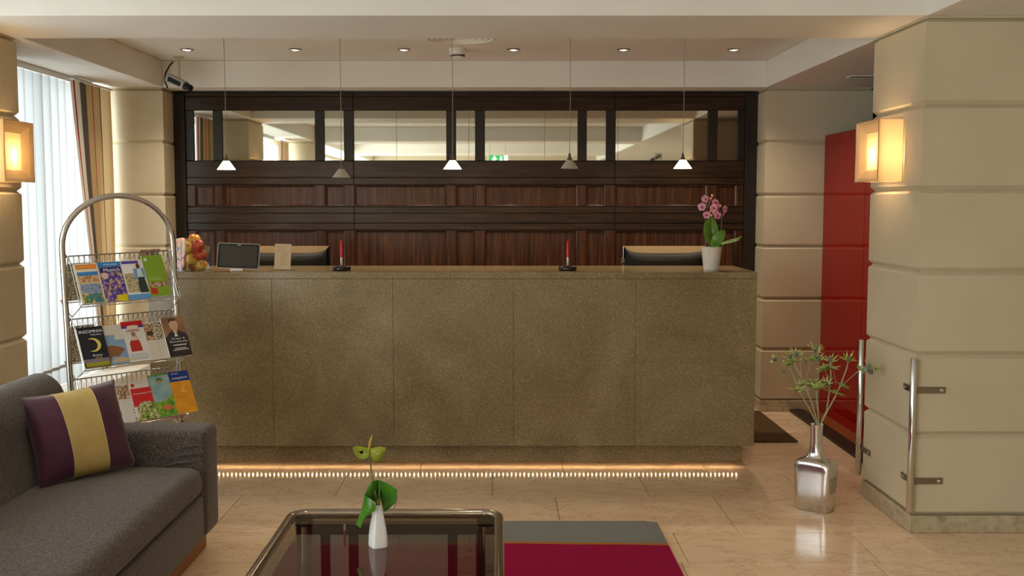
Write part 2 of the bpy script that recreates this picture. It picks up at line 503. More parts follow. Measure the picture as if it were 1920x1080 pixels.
cbox('end_slab', cx1 - .03, cx1, YC + .031, 6.6, ZCB, ZT - .0375, M_STONE, .0012)
cbox('end_slab', cx0, cx0 + .03, YC + .031, 6.6, ZCB, ZT - .0375, M_STONE, .0012)
cbox('plinth', cx0 + .05, cx1 - .045, YC + .07, 6.15, .042, ZCB - .0005, M_STONE, .002)
cbox('base', cx0 + .12, cx1 - .12, YC + .30, 6.1, 0, .0415, M_BLACK)
cbox('desk_top', cx0 + .031, cx1 - .031, YC + .121, 6.6, .72, .75, mat('desk_wood', (120, 82, 52), .4), .002)
cbox('desk_front', cx0 + .031, cx1 - .031, 6.15, 6.18, ZCB, .7195, M_BLACK)
bm = bmesh.new()
M_LED = mat('led_diode', (255, 240, 210), .5, emit=(255, 224, 178), estr=30)
xx = cx0 + .07
while xx < cx1 - .06:
    if not (-.15 < xx - .02 < -.137):
        box(bm, xx - cn.location.x, xx + .006 - cn.location.x, YC + .105 - 5.9, YC + .111 - 5.9, .038, .0415)
    xx += .0235
led = build('led_strip', bm, M_LED, cn); led['kind'] = 'stuff'; led['label'] = 'row of warm white light diodes under the plinth'

# ------------------------------------------------------------------ doormat
dm = bbox(1.0, 1.832, 6.30, 7.24, .001, .012, .003)
tag(build('door_mat', dm, noise_mat('mat_pile', [(.35, (62, 48, 32)), (.65, (112, 90, 62))], 220, 2, .95, spec=.1, bump=.6, bscale=300)),
    'dark brown coarse door mat on the floor beside the stone counter', 'mat')

# ------------------------------------------------------------------ radiator bench, blinds, curtains by the window
rb = thing('radiator_cover', 'low white slatted radiator cover under the vertical blinds', 'radiator cover', (-2.57, (YB + Y2) / 2, 0))
rl = (Y2 - YB) / 2 - .03
boxobj('front_board', .128, .145, -rl, rl, .03, .325, M_WHITE, rb, r=.003)
boxobj('back_board', -.15, -.135, -rl, rl, 0, .325, M_WHITE, rb)
for s in (-1, 1): boxobj('end_board', -.135, .128, s * rl - (.015 if s > 0 else 0), s * rl + (.015 if s < 0 else 0), 0, .325, M_WHITE, rb)
bm = bmesh.new(); box(bm, -.009, .009, -rl, rl, .28, .326); build('support_rail', bm, M_WHITE, rb)
sl = None; yy = -rl + .012
while yy < rl - .01:
    if sl is None:
        sl = build('slat', bbox(-.15, .145, -.011, .011, .3265, .342, .003), M_WHITE, rb); sl.location.y = yy
    else:
        o = link_mesh('slat', sl.data, rb); o.location.y = yy
    yy += .032

def blind(y0, y1, z0, label):
    b = thing('vertical_blind', label, 'blind', (-2.702, (y0 + y1) / 2, z0))
    boxobj('headrail', -.02, .02, y0 - b.location.y, y1 - b.location.y, ZS - .035 - z0, ZS - .002 - z0, M_WHITE, b)
    bm = bmesh.new(); W = .125; n = 6
    pts = [((-.5 + k / n) * W, .010 * math.sin(math.pi * k / n)) for k in range(n + 1)]
    h = ZS - .037 - z0
    vs = [[bm.verts.new((p[1], p[0], z)) for p in pts] for z in (0, .33, h * .5, h)]
    for a_, b_ in zip(vs, vs[1:]):
        for k in range(n): bm.faces.new((a_[k], a_[k + 1], b_[k + 1], b_[k]))
    lv = build('louvre', bm, M_BLIND, b, smooth=60)
    bm = bmesh.new(); box(bm, .008, .0125, -.05, .05, 0.10, .118); wt = build('weight', bm, mat('blind_weight', (150, 150, 146), .5), lv)
    y = y0 + .06; first = True
    while y < y1 - .03:
        if first: o = lv; first = False
        else:
            o = link_mesh('louvre', lv.data, b); w2 = link_mesh('weight', wt.data, o)
        o.location.y = y - b.location.y; o.rotation_euler.z = R(-14 + random.uniform(-4, 4))
        y += .113
    return b
blind(YB + .06, 7.0, .345, 'white vertical louvre blind between the brochure rack and the pillar')
blind(2.35, YF - .06, .32, 'white vertical louvre blind of the window further along')

STRIPES = [((222, 212, 192), .025), ((172, 44, 34), .06), ((224, 214, 196), .10), ((98, 86, 76), .16), ((192, 162, 118), .07), ((166, 38, 30), .055), ((194, 166, 122), .12), ((110, 76, 50), .03),
           ((198, 172, 128), .16), ((188, 158, 114), .16)]
def curtain(y0, y1, label, flip=1, drift=0):
    c = thing('curtain', label, 'curtain', (-2.648, (y0 + y1) / 2, .346))
    mats = [translucent_mat('curtain_%d_%d_%d' % s, s, s, .15) if 'curtain_%d_%d_%d' % s not in MATS else MATS['curtain_%d_%d_%d' % s] for s, w in STRIPES]
    bm = bmesh.new(); tot = sum(w for s, w in STRIPES); segs = []
    for i, (s, w) in enumerate(STRIPES):
        k = max(2, int(w / .012)); segs += [i] * k
    n = len(segs); TOP = ZS - .346 - .03; zs = [TOP * k / 6 for k in range(7)]
    L_ = y1 - y0; vs = []
    for z in zs:
        row = []
        for k in range(n + 1):
            u = k / n
            ph = 2 * math.pi * 5 * u
            yy = (-L_ / 2 + L_ * u) * flip + .006 * math.sin(2 * ph) + drift * (1 - z / TOP) * (1 - u)
            row.append(bm.verts.new((.009 * math.sin(ph) + .006 * math.sin(3 * z + 4 * u), yy, z)))
        vs.append(row)
    for a_, b_ in zip(vs, vs[1:]):
        for k in range(n):
            f = bm.faces.new((a_[k], a_[k + 1], b_[k + 1], b_[k])); f.material_index = segs[k]
    build('cloth', bm, mats, c, smooth=80)
    boxobj('curtain_rail', -.015, .015, -L_ / 2 + .02, L_ / 2, TOP + .001, TOP + .012, M_WHITE, c)
    return c
curtain(6.56, 7.23, 'striped red, grey and beige curtain hanging beside the far grooved pillar', 1, .36)
curtain(YB + .06, YB + .60, 'striped curtain hanging behind the near pillar at the other end of the blind', -1)
curtain(1.70, 2.28, 'striped curtain of the window further along the wall', -1)

# ------------------------------------------------------------------ sconces
M_BULB = mat('bulb_glow', (255, 240, 210), .5, emit=(255, 205, 140), estr=6)
def sconce(xw, sgn, label):
    """sgn -1: hangs on a wall to its right, shade towards -x"""
    s = thing('wall_sconce', label, 'wall lamp', (xw, (4.735 + 5.03) / 2, 1.695))
    hy, hz, dp = .148, .138, .118
    def fr(x, y, z): return Vector((sgn * x, y, z))
    # two cheeks (open above and below), then a front with a sloping recess round an inner panel
    def rect(x, a, b): return [fr(x, -a, -b), fr(x, a, -b), fr(x, a, b), fr(x, -a, b)]
    for sy in (-1, 1):
        bm = bmesh.new(); poly(bm, [fr(.003, sy * hy * .96, -hz), fr(dp, sy * hy, -hz), fr(dp, sy * hy, hz), fr(.003, sy * hy * .96, hz)])
        build('shade_cheek', bm, M_SHADE, s)
    bm = bmesh.new()
    loft(bm, [rect(dp, hy, hz), rect(dp - .012, hy * .9, hz * .9), rect(dp - .028, hy * .52, hz * .62)], False, True)
    build('shade_front', bm, M_SHADE, s)
    bm = bmesh.new()
    for x, a, b in ((dp, hy, hz), (.003, hy * .96, hz)):
        q = rect(x, a + .001, b + .001)
        tube(bm, q, .0018, 5, closed=True)
    build('wire_frame', bm, mat('sconce_edge', (176, 132, 76), .5), s)
    boxobj('back_plate', min(0, sgn * .012), max(0, sgn * .012), -.05, .05, -.06, .06, M_WHITE, s, r=.002)
    bm = bmesh.new(); ball(bm, (sgn * .055, 0, .01), .024, (1, 1, 1.3)); build('bulb', bm, M_BULB, s, smooth=180)
    add_light('sconce_light', 'POINT', (sgn * .055, 0, .0), 7.0, (1, .68, .36), parent=s, radius=.03)
    return s
sconce(XR - .0005, -1, 'square parchment wall lamp glowing on the wall beside the red panel')
sconce(XL + .0005, 1, 'square parchment wall lamp glowing on the pillar beside the window blind')

# ------------------------------------------------------------------ pendants
M_CAB = mat('pendant_cable', (150, 142, 128), .4)
M_PEND = mat('pendant_glass_off', (176, 168, 154), .35)
M_PLIT = mat('pendant_glass_lit', (255, 245, 225), .4, emit=(255, 232, 196), estr=5.0)
def pendant(px, py, lit, label):
    p = at(px, py, Y=5.9)
    s = thing('pendant_lamp', label, 'lamp', (p.x, 5.9, p.z), group='pendant lamps over the counter')
    bm = bmesh.new(); lathe(bm, [(.022, ZC - p.z - .022), (.026, ZC - p.z - .012), (.026, ZC - p.z - .002)], 16); build('canopy', bm, M_WHITE, s, smooth=40)
    bm = bmesh.new(); tube(bm, [(0, 0, .075), (.002, 0, .4), (0, 0, ZC - p.z - .02)], .0018, 6); build('cable', bm, M_CAB, s)
    bm = bmesh.new(); lathe(bm, [(.0175, .048), (.009, .062), (.006, .082), (.003, .086)], 16); build('socket', bm, M_STEEL, s, smooth=40)
    bm = bmesh.new(); lathe(bm, [(.051, 0), (.0175, .047), (.016, .047), (.0485, .001)], 28, cap0=False, cap1=False)
    bm.verts.ensure_lookup_table()
    bmesh.ops.bridge_loops(bm, edges=[e for e in bm.edges if e.is_boundary and max(v.co.z for v in e.verts) < .01])
    build('shade', bm, M_PLIT if lit else M_PEND, s, smooth=40)
    bm = bmesh.new(); ball(bm, (0, 0, .024), .012, u=10, v=6); build('bulb', bm, M_BULB if lit else M_WHITE, s, smooth=180)
    if lit: add_light('pendant_light', 'SPOT', (0, 0, -.004), 5.0, (1, .74, .46), spot=R(150), blend=.5, parent=s, radius=.03)
pendant(424.5, 318, True, 'lit cone pendant lamp above the tablet on the counter')
pendant(640, 333, False, 'unlit grey cone pendant lamp hanging lowest, above the first pen stand')
pendant(848.5, 317, True, 'lit cone pendant lamp hanging below the smoke detector')
pendant(1068, 316, False, 'unlit grey cone pendant lamp above the pen stand between the lit pendants')
pendant(1280, 316, True, 'lit cone pendant lamp above the monitor beside the orchid')

# ------------------------------------------------------------------ ceiling fittings
M_LENS = mat('downlight_lens', (255, 250, 240), .4, emit=(255, 236, 205), estr=8)
def downlight(x, y, power, label, group):
    d = thing('downlight', label, 'ceiling light', (x, y, ZC), group=group)
    bm = bmesh.new(); lathe(bm, [(.030, -.0005), (.044, -.0005), (.045, -.004), (.034, -.009), (.030, -.006)], 24, cap0=False, cap1=False)
    build('ring', bm, M_CHROME, d, smooth=60)
    bm = bmesh.new(); lathe(bm, [(.030, -.001), (.030, -.004), (.018, -.0075)], 20); build('lens', bm, M_LENS, d, smooth=40)
    add_light('downlight_beam', 'SPOT', (0, 0, -.02), power, (1, .84, .62), spot=R(120), blend=.8, parent=d, radius=.03)
for px, lab in ((350, 'recessed downlight in the ceiling beside the security camera pole'), (553, 'recessed downlight behind and between the pendants over the tablet and first pen stand'),
                (757, 'recessed downlight beside the smoke detector, on the side of the brochure rack'), (963, 'recessed downlight beside the smoke detector, on the side of the orchid'),
                (1169, 'recessed downlight behind and between the unlit and lit pendants near the orchid'), (1376, 'recessed downlight above the orchid end of the counter')):
    p = at(px, 92, Z=ZC)
    downlight(p.x, p.y, 27, lab, 'downlights over the desk')
for y in (3.0, -.4):  # out-of-view downlights, added to lift the ambient light of the near room
    for x in (-1.6, -.25, 1.1):
        downlight(x, y, 9, 'added out-of-view downlight brightening the seating area', 'added fill downlights over the seating area')

bm = bmesh.new()
df = thing('air_diffuser', 'large round ceiling air diffuser with concentric rings near the smoke detector', 'vent', (-.226, 6.27, ZC))
for i in range(6):
    r_ = .205 - i * .034
    bm = bmesh.new(); lathe(bm, [(r_, -.0005), (r_ + .004, -.010 + i * .001), (r_ - .010, -.013 + i * .001), (r_ - .018, -.0005)], 48, cap0=False, cap1=False)
    build('ring', bm, M_CEIL if i else M_WHITE, df, smooth=60)
bm = bmesh.new(); lathe(bm, [(.012, -.0005), (.014, -.010), (.004, -.012)], 20); build('hub', bm, M_CEIL, df, smooth=40)

sd = thing('smoke_detector', 'white domed smoke detector under the ceiling', 'smoke detector', (-.258, 6.74, ZC))
bm = bmesh.new(); lathe(bm, [(.056, -.0005), (.056, -.010), (.050, -.013)], 28); build('base', bm, M_WHITE, sd, smooth=40)
bm = bmesh.new(); lathe(bm, [(.052, -.013), (.052, -.030), (.046, -.038)], 28); build('cap', bm, M_WHITE, sd, smooth=40)
bm = bmesh.new()
for k in range(12):
    a = 2 * math.pi * k / 12
    box(bm, -.006, .006, -.004, .004, -.050, -.038, M=Matrix.Rotation(a, 4, 'Z') @ Matrix.Translation((.040, 0, 0)))
build('vent_slots', bm, mat('slot_grey', (96, 88, 84), .6), sd)
bm = bmesh.new(); lathe(bm, [(.043, -.050), (.036, -.057), (.014, -.060)], 28); build('dome', bm, M_WHITE, sd, smooth=40)

cv = thing('ceiling_vent', 'small slotted air vent in the lowered ceiling beside the lamp wall', 'vent', (2.36, 6.65, ZS))
bm = bmesh.new()
for a in ((-.16, .16, -.05, -.04), (-.16, .16, .04, .05), (-.16, -.15, -.04, .04), (.15, .16, -.04, .04)): box(bm, *a, -.006, -.0005)
build('frame', bm, M_WHITE, cv)
boxobj('backing', -.15, .15, -.04, .04, -.002, -.0005, M_BLACK, cv)
for k in range(3): boxobj('slat', -.15, .15, -.028 + .024 * k, -.018 + .024 * k, -.005, -.002, M_STEEL, cv)

# ------------------------------------------------------------------ security cameras
def cctv(loc, rotz, label, zc, tilt=-24):
    c = thing('security_camera', label, 'camera', loc, rotz)
    drop = zc - loc[2]
    bm = bmesh.new(); lathe(bm, [(.035, drop - .0005), (.035, drop - .008), (.014, drop - .014)], 20); build('mount_plate', bm, M_WALL, c, smooth=40)
    bm = bmesh.new(); tube(bm, [(0, 0, .03), (0, 0, drop - .008)], .009, 10); build('pole', bm, M_WALL, c, smooth=50)
    T = Matrix.Rotation(R(-tilt), 4, 'Y')
    bd = bbox(-.095, .05, -.032, .032, -.028, .028, .006, 2); bmesh.ops.transform(bd, matrix=T, verts=bd.verts[:])
    b = build('body', bd, mat('camera_grey', (168, 168, 164), .4), c, smooth=40)
    bm = bmesh.new(); box(bm, -.07, .035, -.034, -.0318, -.016, .014, M=T); build('side_label', bm, mat('camera_label', (34, 36, 38), .4), b)
    bm = bmesh.new(); lathe(bm, [(.024, 0), (.024, .022), (.022, .05), (.016, .051), (.015, .045)], 18, M=T @ Matrix.Translation((.05, 0, 0)) @ Matrix.Rotation(R(90), 4, 'Y'))
    build('lens', bm, M_BLACK, c, smooth=40)
    bm = bmesh.new(); tube(bm, [(-.092, 0, -.03), (-.115, 0, .02), (-.105, 0, .07), (-.07, 0, .12), (-.045, 0, .14)], .0055, 8); build('cable', bm, M_BLACK, c, smooth=60)
    return c
cctv((-2.135, 7.09, 2.262), R(-18), 'grey security camera on a ceiling pole beside the wood panelling', ZC)
cctv((2.47, -1.5, 2.185), R(150), 'security camera at the rear of the room, seen in the mirror', ZS)

# exit sign behind the camera, seen in the mirrors
ex = thing('exit_sign', 'green emergency exit sign hanging in the room, seen in the mirror', 'sign', (-.01, -.9, 2.135))
boxobj('board', -.16, .16, -.015, .015, -.065, .065, M_WHITE, ex, r=.003)
for x in (-.12, .12):
    bm = bmesh.new(); tube(bm, [(x, 0, .06), (x, 0, ZC - 2.135)], .003, 6); build('rod', bm, M_STEEL, ex)
M_EXG = mat('exit_green', (20, 130, 60), .5, emit=(20, 150, 70), estr=1.2)
M_EXW = mat('exit_white', (240, 250, 240), .5, emit=(235, 250, 235), estr=1.6)
bm = bmesh.new(); box(bm, -.13, .10, .0152, .0165, -.055, .055); build('green_field', bm, M_EXG, ex)
bm = bmesh.new(); box(bm, .10, .15, .0152, .0165, -.055, .055); build('lit_edge', bm, M_EXW, ex)
bm = bmesh.new(); y_ = .0172
poly(bm, [(.062, y_, .04), (.062, y_, -.012), (.080, y_, -.012), (.052, y_, -.045), (.024, y_, -.012), (.042, y_, -.012), (.042, y_, .04)])
build('arrow', bm, M_EXW, ex)
bm = bmesh.new()
poly(bm, [(-.052, y_, .045), (-.038, y_, .045), (-.034, y_, .034), (-.040, y_, .024), (-.052, y_, .024), (-.056, y_, .034)])
poly(bm, [(-.03, y_, .02), (-.062, y_, .02), (-.066, y_, -.012), (-.04, y_, -.016)])
poly(bm, [(-.04, y_, -.012), (-.056, y_, -.012), (-.05, y_, -.03), (-.02, y_, -.05), (-.014, y_, -.042), (-.034, y_, -.026)])
poly(bm, [(-.052, y_, -.010), (-.066, y_, -.010), (-.09, y_, -.045), (-.078, y_, -.05)])
poly(bm, [(-.034, y_, .018), (-.01, y_, .0), (-.014, y_, -.006), (-.036, y_, .006)])
poly(bm, [(-.062, y_, .018), (-.088, y_, .006), (-.086, y_, -.002), (-.06, y_, .008)])
build('running_figure', bm, M_EXW, ex)

# ------------------------------------------------------------------ rug
rg = thing('rug', 'magenta rug with a grey end band and a thin gold stripe under the glass table', 'rug', (-.08, 3.6, 0))
M_RG = noise_mat('grey_pile', [(.3, (104, 106, 106)), (.7, (134, 136, 134))], 260, 3, .95, spec=.1, bump=.7, bscale=320)
M_RM = noise_mat('magenta_pile', [(.3, (126, 10, 52)), (.7, (160, 20, 74))], 260, 3, .95, spec=.1, bump=.7, bscale=320)
M_RO = noise_mat('gold_pile', [(.3, (140, 92, 36)), (.7, (172, 118, 52))], 260, 3, .95, spec=.1, bump=.7, bscale=320)
def rug_piece(name, ya, yb, m, wave_a=0, wave_b=0, round_far=0):
    bm = bmesh.new(); n = 28; x0, x1 = -.80, .80; z0, z1 = .001, .016
    top = []; 
    for k in range(n + 1):
        x = x0 + (x1 - x0) * k / n
        w = .010 * math.sin(5.2 * x + .6) + .004 * math.sin(13 * x)
        far = yb + w * wave_b
        if round_far:
            d = min(x - x0, x1 - x)
            if d < round_far: far -= round_far - math.sqrt(max(0, round_far ** 2 - (round_far - d) ** 2))
        top.append((x, ya + w * wave_a, far))
    e = .004
    g = lambda ins, z: [Vector((x, a + (ins if not wave_a else 0), z)) for x, a, b in top] + [Vector((x, b - (ins if not wave_b else 0), z)) for x, a, b in reversed(top)]
    loft(bm, [g(0, z0), g(0, z1 - e), g(e, z1)])
    return build(name, bm, m, rg)
rug_piece('grey_band', .758, 1.065, M_RG, 1, 0, .022)
rug_piece('gold_stripe', .732, .7575, M_RO, 1, 1)
rug_piece('magenta_field', -1.0, .7315, M_RM, 0, 1)

# ------------------------------------------------------------------ coffee table
ct = thing('coffee_table', 'low smoked glass coffee table with a rounded chrome tube frame', 'table', (-.35, 2.93, .016))
TZ = .40 - .016
def rrect(hx, hy, r, z, n=6):
    pts = []
    for cx_, cy_, a0 in ((hx - r, hy - r, 0), (-hx + r, hy - r, 90), (-hx + r, -hy + r, 180), (hx - r, -hy + r, 270)):
        for k in range(n + 1):
            a = R(a0 + 90 * k / n); pts.append(Vector((cx_ + r * math.cos(a), cy_ + r * math.sin(a), z)))
    return pts
hx, hy = .352, .585
M_TCH = mat('table_chrome', (168, 158, 146), .14, 1)
bm = bmesh.new(); tube(bm, rrect(hx, hy, .06, TZ - .006), .0165, 14, closed=True); build('top_rim', bm, M_TCH, ct, smooth=180)
bm = bmesh.new(); pr = rrect(hx - .014, hy - .014, .05, 0)
loft(bm, [[p + Vector((0, 0, TZ - .010)) for p in pr], [p + Vector((0, 0, TZ)) for p in pr]]); build('glass_top', bm, M_SMOKE, ct)
for sx_ in (-1, 1):
    for sy_ in (-1, 1):
        bm = bmesh.new(); x, y = sx_ * (hx - .045), sy_ * (hy - .045)
        tube(bm, [(x, y, .0), (x, y, TZ - .03)], .027, 20); build('leg', bm, M_TCH, ct, smooth=50)
        bm = bmesh.new(); lathe(bm, [(.030, TZ - .030), (.030, TZ - .0115)], 20, (x, y, 0)); build('leg_cap', bm, M_BLACK, ct, smooth=50)
for sx_ in (-1, 1):
    bm = bmesh.new(); tube(bm, [(sx_ * (hx - .045), -hy + .07, .012), (sx_ * (hx - .045), hy - .07, .012)], .010, 10); build('floor_bar', bm, M_TCH, ct, smooth=60)

# ------------------------------------------------------------------ bud vase with anthurium
vp = at(709, 1024, Z=.40); vp.z = .4005
bv = thing('bud_vase', 'slim white porcelain bud vase standing on the glass table', 'vase', vp, R(28))
bm = bmesh.new()
def sq(h, z, r):
    return rrect(h, h, r, z, 4)
prof = [(.0245, 0), (.0255, .004), (.0245, .03), (.0215, .06), (.0165, .09), (.0120, .115), (.0098, .128), (.0094, .130), (.0078, .130), (.0085, .12), (.010, .08)]
loft(bm, [sq(h, z, h * .42) for h, z in prof]); build('body', bm, mat('porcelain', (226, 226, 226), .22), bv, smooth=50)

M_LEAF = noise_mat('anthurium_leaf_green', [(.3, (40, 88, 18)), (.7, (84, 140, 40))], 10, 3, .32)
M_SPATHE = noise_mat('spathe_green', [(.3, (150, 166, 44)), (.7, (190, 198, 84))], 12, 3, .4)
M_STEM = mat('stem_green', (96, 108, 40), .5)
YV = vp.y
an = thing('anthurium_flower', 'yellow green anthurium bloom on a tall stem in the white bud vase', 'flower', (vp.x, vp.y, .53))
def rel(px, py, dy=0, base=None):
    p = at(px, py, Y=YV + dy); return p - base
B = Vector((vp.x, vp.y, .53))
bm = bmesh.new(); tube(bm, [Vector((0, 0, -.06)), rel(705, 930, 0, B), rel(698, 896, 0, B), rel(693, 860, .005, B), rel(692.5, 842, .005, B)], [.003, .003, .0026, .0024, .0024], 8); build('stem', bm, M_STEM, an, smooth=60)
bm = bmesh.new(); tube(bm, [rel(692.5, 842, .0, B), rel(694, 830, -.004, B), rel(697, 820, -.006, B), rel(698, 815, -.006, B)], [.0045, .0048, .003, .0008], 10); build('spadix', bm, mat('spadix', (170, 140, 60), .5), an, smooth=60)
def lobe(pts, name, parent, m, base, dep, thick=.0008, Yp=None):
    """curved blade through an outline of photo pixels, bulged in depth and given thickness"""
    cen = Vector((sum(p[0] for p in pts) / len(pts), sum(p[1] for p in pts) / len(pts)))
    bm = bmesh.new(); rings = []
    for f in (1, .75, .5, .25):
        rings.append([at(cen.x + (p[0] - cen.x) * f, cen.y + (p[1] - cen.y) * f, Y=(Yp or YV) + (p[2] if len(p) > 2 else 0) * f + dep * (1 - f * f)) - base for p in pts])
    vs = loft(bm, rings, cap0=False, cap1=True)
    r_ = bmesh.ops.solidify(bm, geom=bm.faces[:], thickness=thick)
    return build(name, bm, m, parent, smooth=60)
lobe([(692, 842), (688, 839), (678, 837), (668, 836), (661, 838), (662, 846), (667, 855), (674, 860), (682, 861), (690, 858), (692, 850)], 'spathe', an, M_SPATHE, B, .012)
lobe([(693, 842), (700, 839), (712, 837), (724, 839), (723, 848), (717, 856), (715, 864), (708, 867), (700, 864), (695, 856)], 'spathe', an, M_SPATHE, B, -.010)
al = thing('anthurium_leaf', 'large folded dark green anthurium leaf drooping over the white bud vase', 'leaf', (vp.x, vp.y, .53))
bm = bmesh.new(); tube(bm, [Vector((0, 0, -.05)), rel(711, 940, .006, B), rel(711, 920, .01, B)], .0028, 8); build('stalk', bm, M_STEM, al, smooth=60)
# the blade as three folds that share edges around the midrib
def blade(rows, name):
    bm = bmesh.new()
    vs = [[bm.verts.new(at(px, py, Y=YV + dy) - B) for px, py, dy in row] for row in rows]
    for a_, b_ in zip(vs, vs[1:]):
        for k in range(len(a_) - 1): bm.faces.new((a_[k], a_[k + 1], b_[k + 1], b_[k]))
    bmesh.ops.subdivide_edges(bm, edges=bm.edges[:], cuts=2, use_grid_fill=True, smooth=.6)
    bmesh.ops.solidify(bm, geom=bm.faces[:], thickness=.0009)
    return build(name, bm, M_LEAF, al, smooth=80)
blade([[(711, 900, .0), (724, 905, -.012), (736, 912, -.018), (745, 919, -.02)],
       [(712, 915, .018), (724, 920, .0), (736, 925, -.010), (744, 932, -.014)],
       [(712, 930, .030), (722, 934, .016), (732, 938, .004), (741, 944, -.004)],
       [(716, 945, .034), (722, 948, .026), (727, 951, .018), (733, 950, .012)],
       [(720, 960, .036), (722, 959, .032), (724, 957, .03), (726, 956, .028)]], 'blade_half')
blade([[(710, 900, .0), (704, 901, -.008), (698, 902, -.012), (692, 906, -.012)],
       [(711, 916, .016), (703, 916, -.002), (695, 917, -.016), (687, 921, -.02)],
       [(710, 930, .026), (703, 930, .004), (694, 929, -.014), (684, 927, -.024)],
       [(707, 946, .03), (701, 940, .012), (693, 934, -.012), (684, 929, -.024)]], 'blade_half')
blade([[(684, 928, -.025), (691, 933, -.03), (699, 940, -.034), (705, 950, -.034)],
       [(681, 945, -.02), (688, 949, -.032), (695, 953, -.038), (704, 956, -.036)],
       [(677, 960, -.014), (682, 964, -.026), (688, 965, -.034), (696, 962, -.034)],
       [(671, 975, -.008), (676, 978, -.016), (680, 976, -.024), (686, 970, -.028)],
       [(668, 983, -.004), (672, 987, -.01), (676, 990, -.014), (680, 980, -.02)]], 'blade_fold')

# ------------------------------------------------------------------ sofa
def make_cloth(name, c0, c1):
    m = mat(name, rough=.9, spec=.15, sheen=.2)
    N, L, P = nodes(m)
    tc = N.new('ShaderNodeTexCoord')
    w = N.new('ShaderNodeTexNoise'); w.inputs['Scale'].default_value = 190; w.inputs['Detail'].default_value = 2
    L.new(tc.outputs['Object'], w.inputs['Vector'])
    r = ramp(N, [(.36, c0), (.64, c1)]); L.new(w.outputs['Fac'], r.inputs[0]); L.new(r.outputs[0], P.inputs['Base Color'])
    b = N.new('ShaderNodeBump'); b.inputs['Strength'].default_value = .7; b.inputs['Distance'].default_value = .003
    L.new(w.outputs['Fac'], b.inputs['Height']); L.new(b.outputs[0], P.inputs['Normal'])
    return m
M_SOFA = make_cloth('grey_woven_upholstery', (58, 53, 53), (112, 103, 99))
SX0, SX1, SY0, SY1 = -2.02, -1.195, 2.36, 4.40
AT = .20
sf = thing('sofa', 'charcoal grey upholstered sofa with square arms beside the brochure rack', 'sofa', ((SX0 + SX1) / 2, (SY0 + SY1) / 2, 0))
ox, oy = sf.location.x, sf.location.y
def sbox(name, x0, x1, y0, y1, z0, z1, r, seg=4, m=M_SOFA):
    return build(name, bbox(x0 - ox, x1 - ox, y0 - oy, y1 - oy, z0, z1, r, seg), m, sf, smooth=60)
sbox('frame', SX0 + .02, SX1 - .012, SY0 + AT - .01, SY1 - AT + .01, .085, .262, .012)
sbox('arm', SX0 + .03, SX1, SY1 - AT, SY1, .085, .53, .028)
sbox('arm', SX0 + .03, SX1, SY0, SY0 + AT, .085, .53, .028)
# seat cushion with a crowned top
def cushion(name, x0, x1, y0, y1, z0, z1, crown, r):
    bm = bbox(x0 - ox, x1 - ox, y0 - oy, y1 - oy, z0, z1, r, 5)
    bmesh.ops.subdivide_edges(bm, edges=[e for e in bm.edges if e.calc_length() > .25], cuts=10, use_grid_fill=True)
    for v in bm.verts:
        u = (v.co.x + ox - x0) / (x1 - x0); w = (v.co.y + oy - y0) / (y1 - y0)
        if v.co.z > (z0 + z1) / 2: v.co.z += crown * max(0, math.sin(math.pi * u)) ** .6 * max(0, math.sin(math.pi * w)) ** .5
    return build(name, bm, M_SOFA, sf, smooth=80)
cushion('seat_cushion', SX0 + .24, SX1 - .004, SY0 + AT + .004, SY1 - AT - .004, .265, .385, .03, .045)
# back with a half-round top, leaning slightly
prof = [(-.27, .27), (-.29, .45), (-.315, .60)]
cxb, czb, rb_ = -.412, .645, .115
for k in range(0, 15):
    a = R(-8 + 188 * k / 14); prof.append((cxb + rb_ * math.cos(a) * .92, czb + rb_ * math.sin(a) * 1.05))
prof += [(-.52, .45), (-.52, .265)]
prof = [(p[0] + .36 + SX0 + .20 - ox, p[1]) for p in prof]
bm = extrude_profile(prof, 'y', SY0 + AT + .02 - oy, SY1 - AT + .06 - oy)
bmesh.ops.bevel(bm, geom=[e for e in bm.edges if abs(e.verts[0].co.y - e.verts[1].co.y) < 1e-5], offset=.035, segments=4, affect='EDGES', clamp_overlap=True)
build('backrest', bm, M_SOFA, sf, smooth=60)
M_SFOOT = mat('sofa_plinth_wood', (146, 92, 44), .45)
boxobj('wood_plinth', SX0 + .07 - ox, SX1 - .045 - ox, SY0 + .05 - oy, SY1 - .05 - oy, 0, .086, M_SFOOT, sf, r=.004)
# stitched creases on the inside of the arm
bm = bmesh.new()
for z_, x_, l_ in ((.47, -1.30, .10), (.435, -1.33, .13), (.40, -1.36, .12)):
    tube(bm, [(x_ - ox, SY1 - AT - .0005 - oy, z_ - .012), (x_ + l_ * .5 - ox, SY1 - AT - .0025 - oy, z_), (x_ + l_ - ox, SY1 - AT - .0005 - oy, z_ + .004)], [.002, .006, .002], 8)
build('arm_creases', bm, M_SOFA, sf, smooth=80)

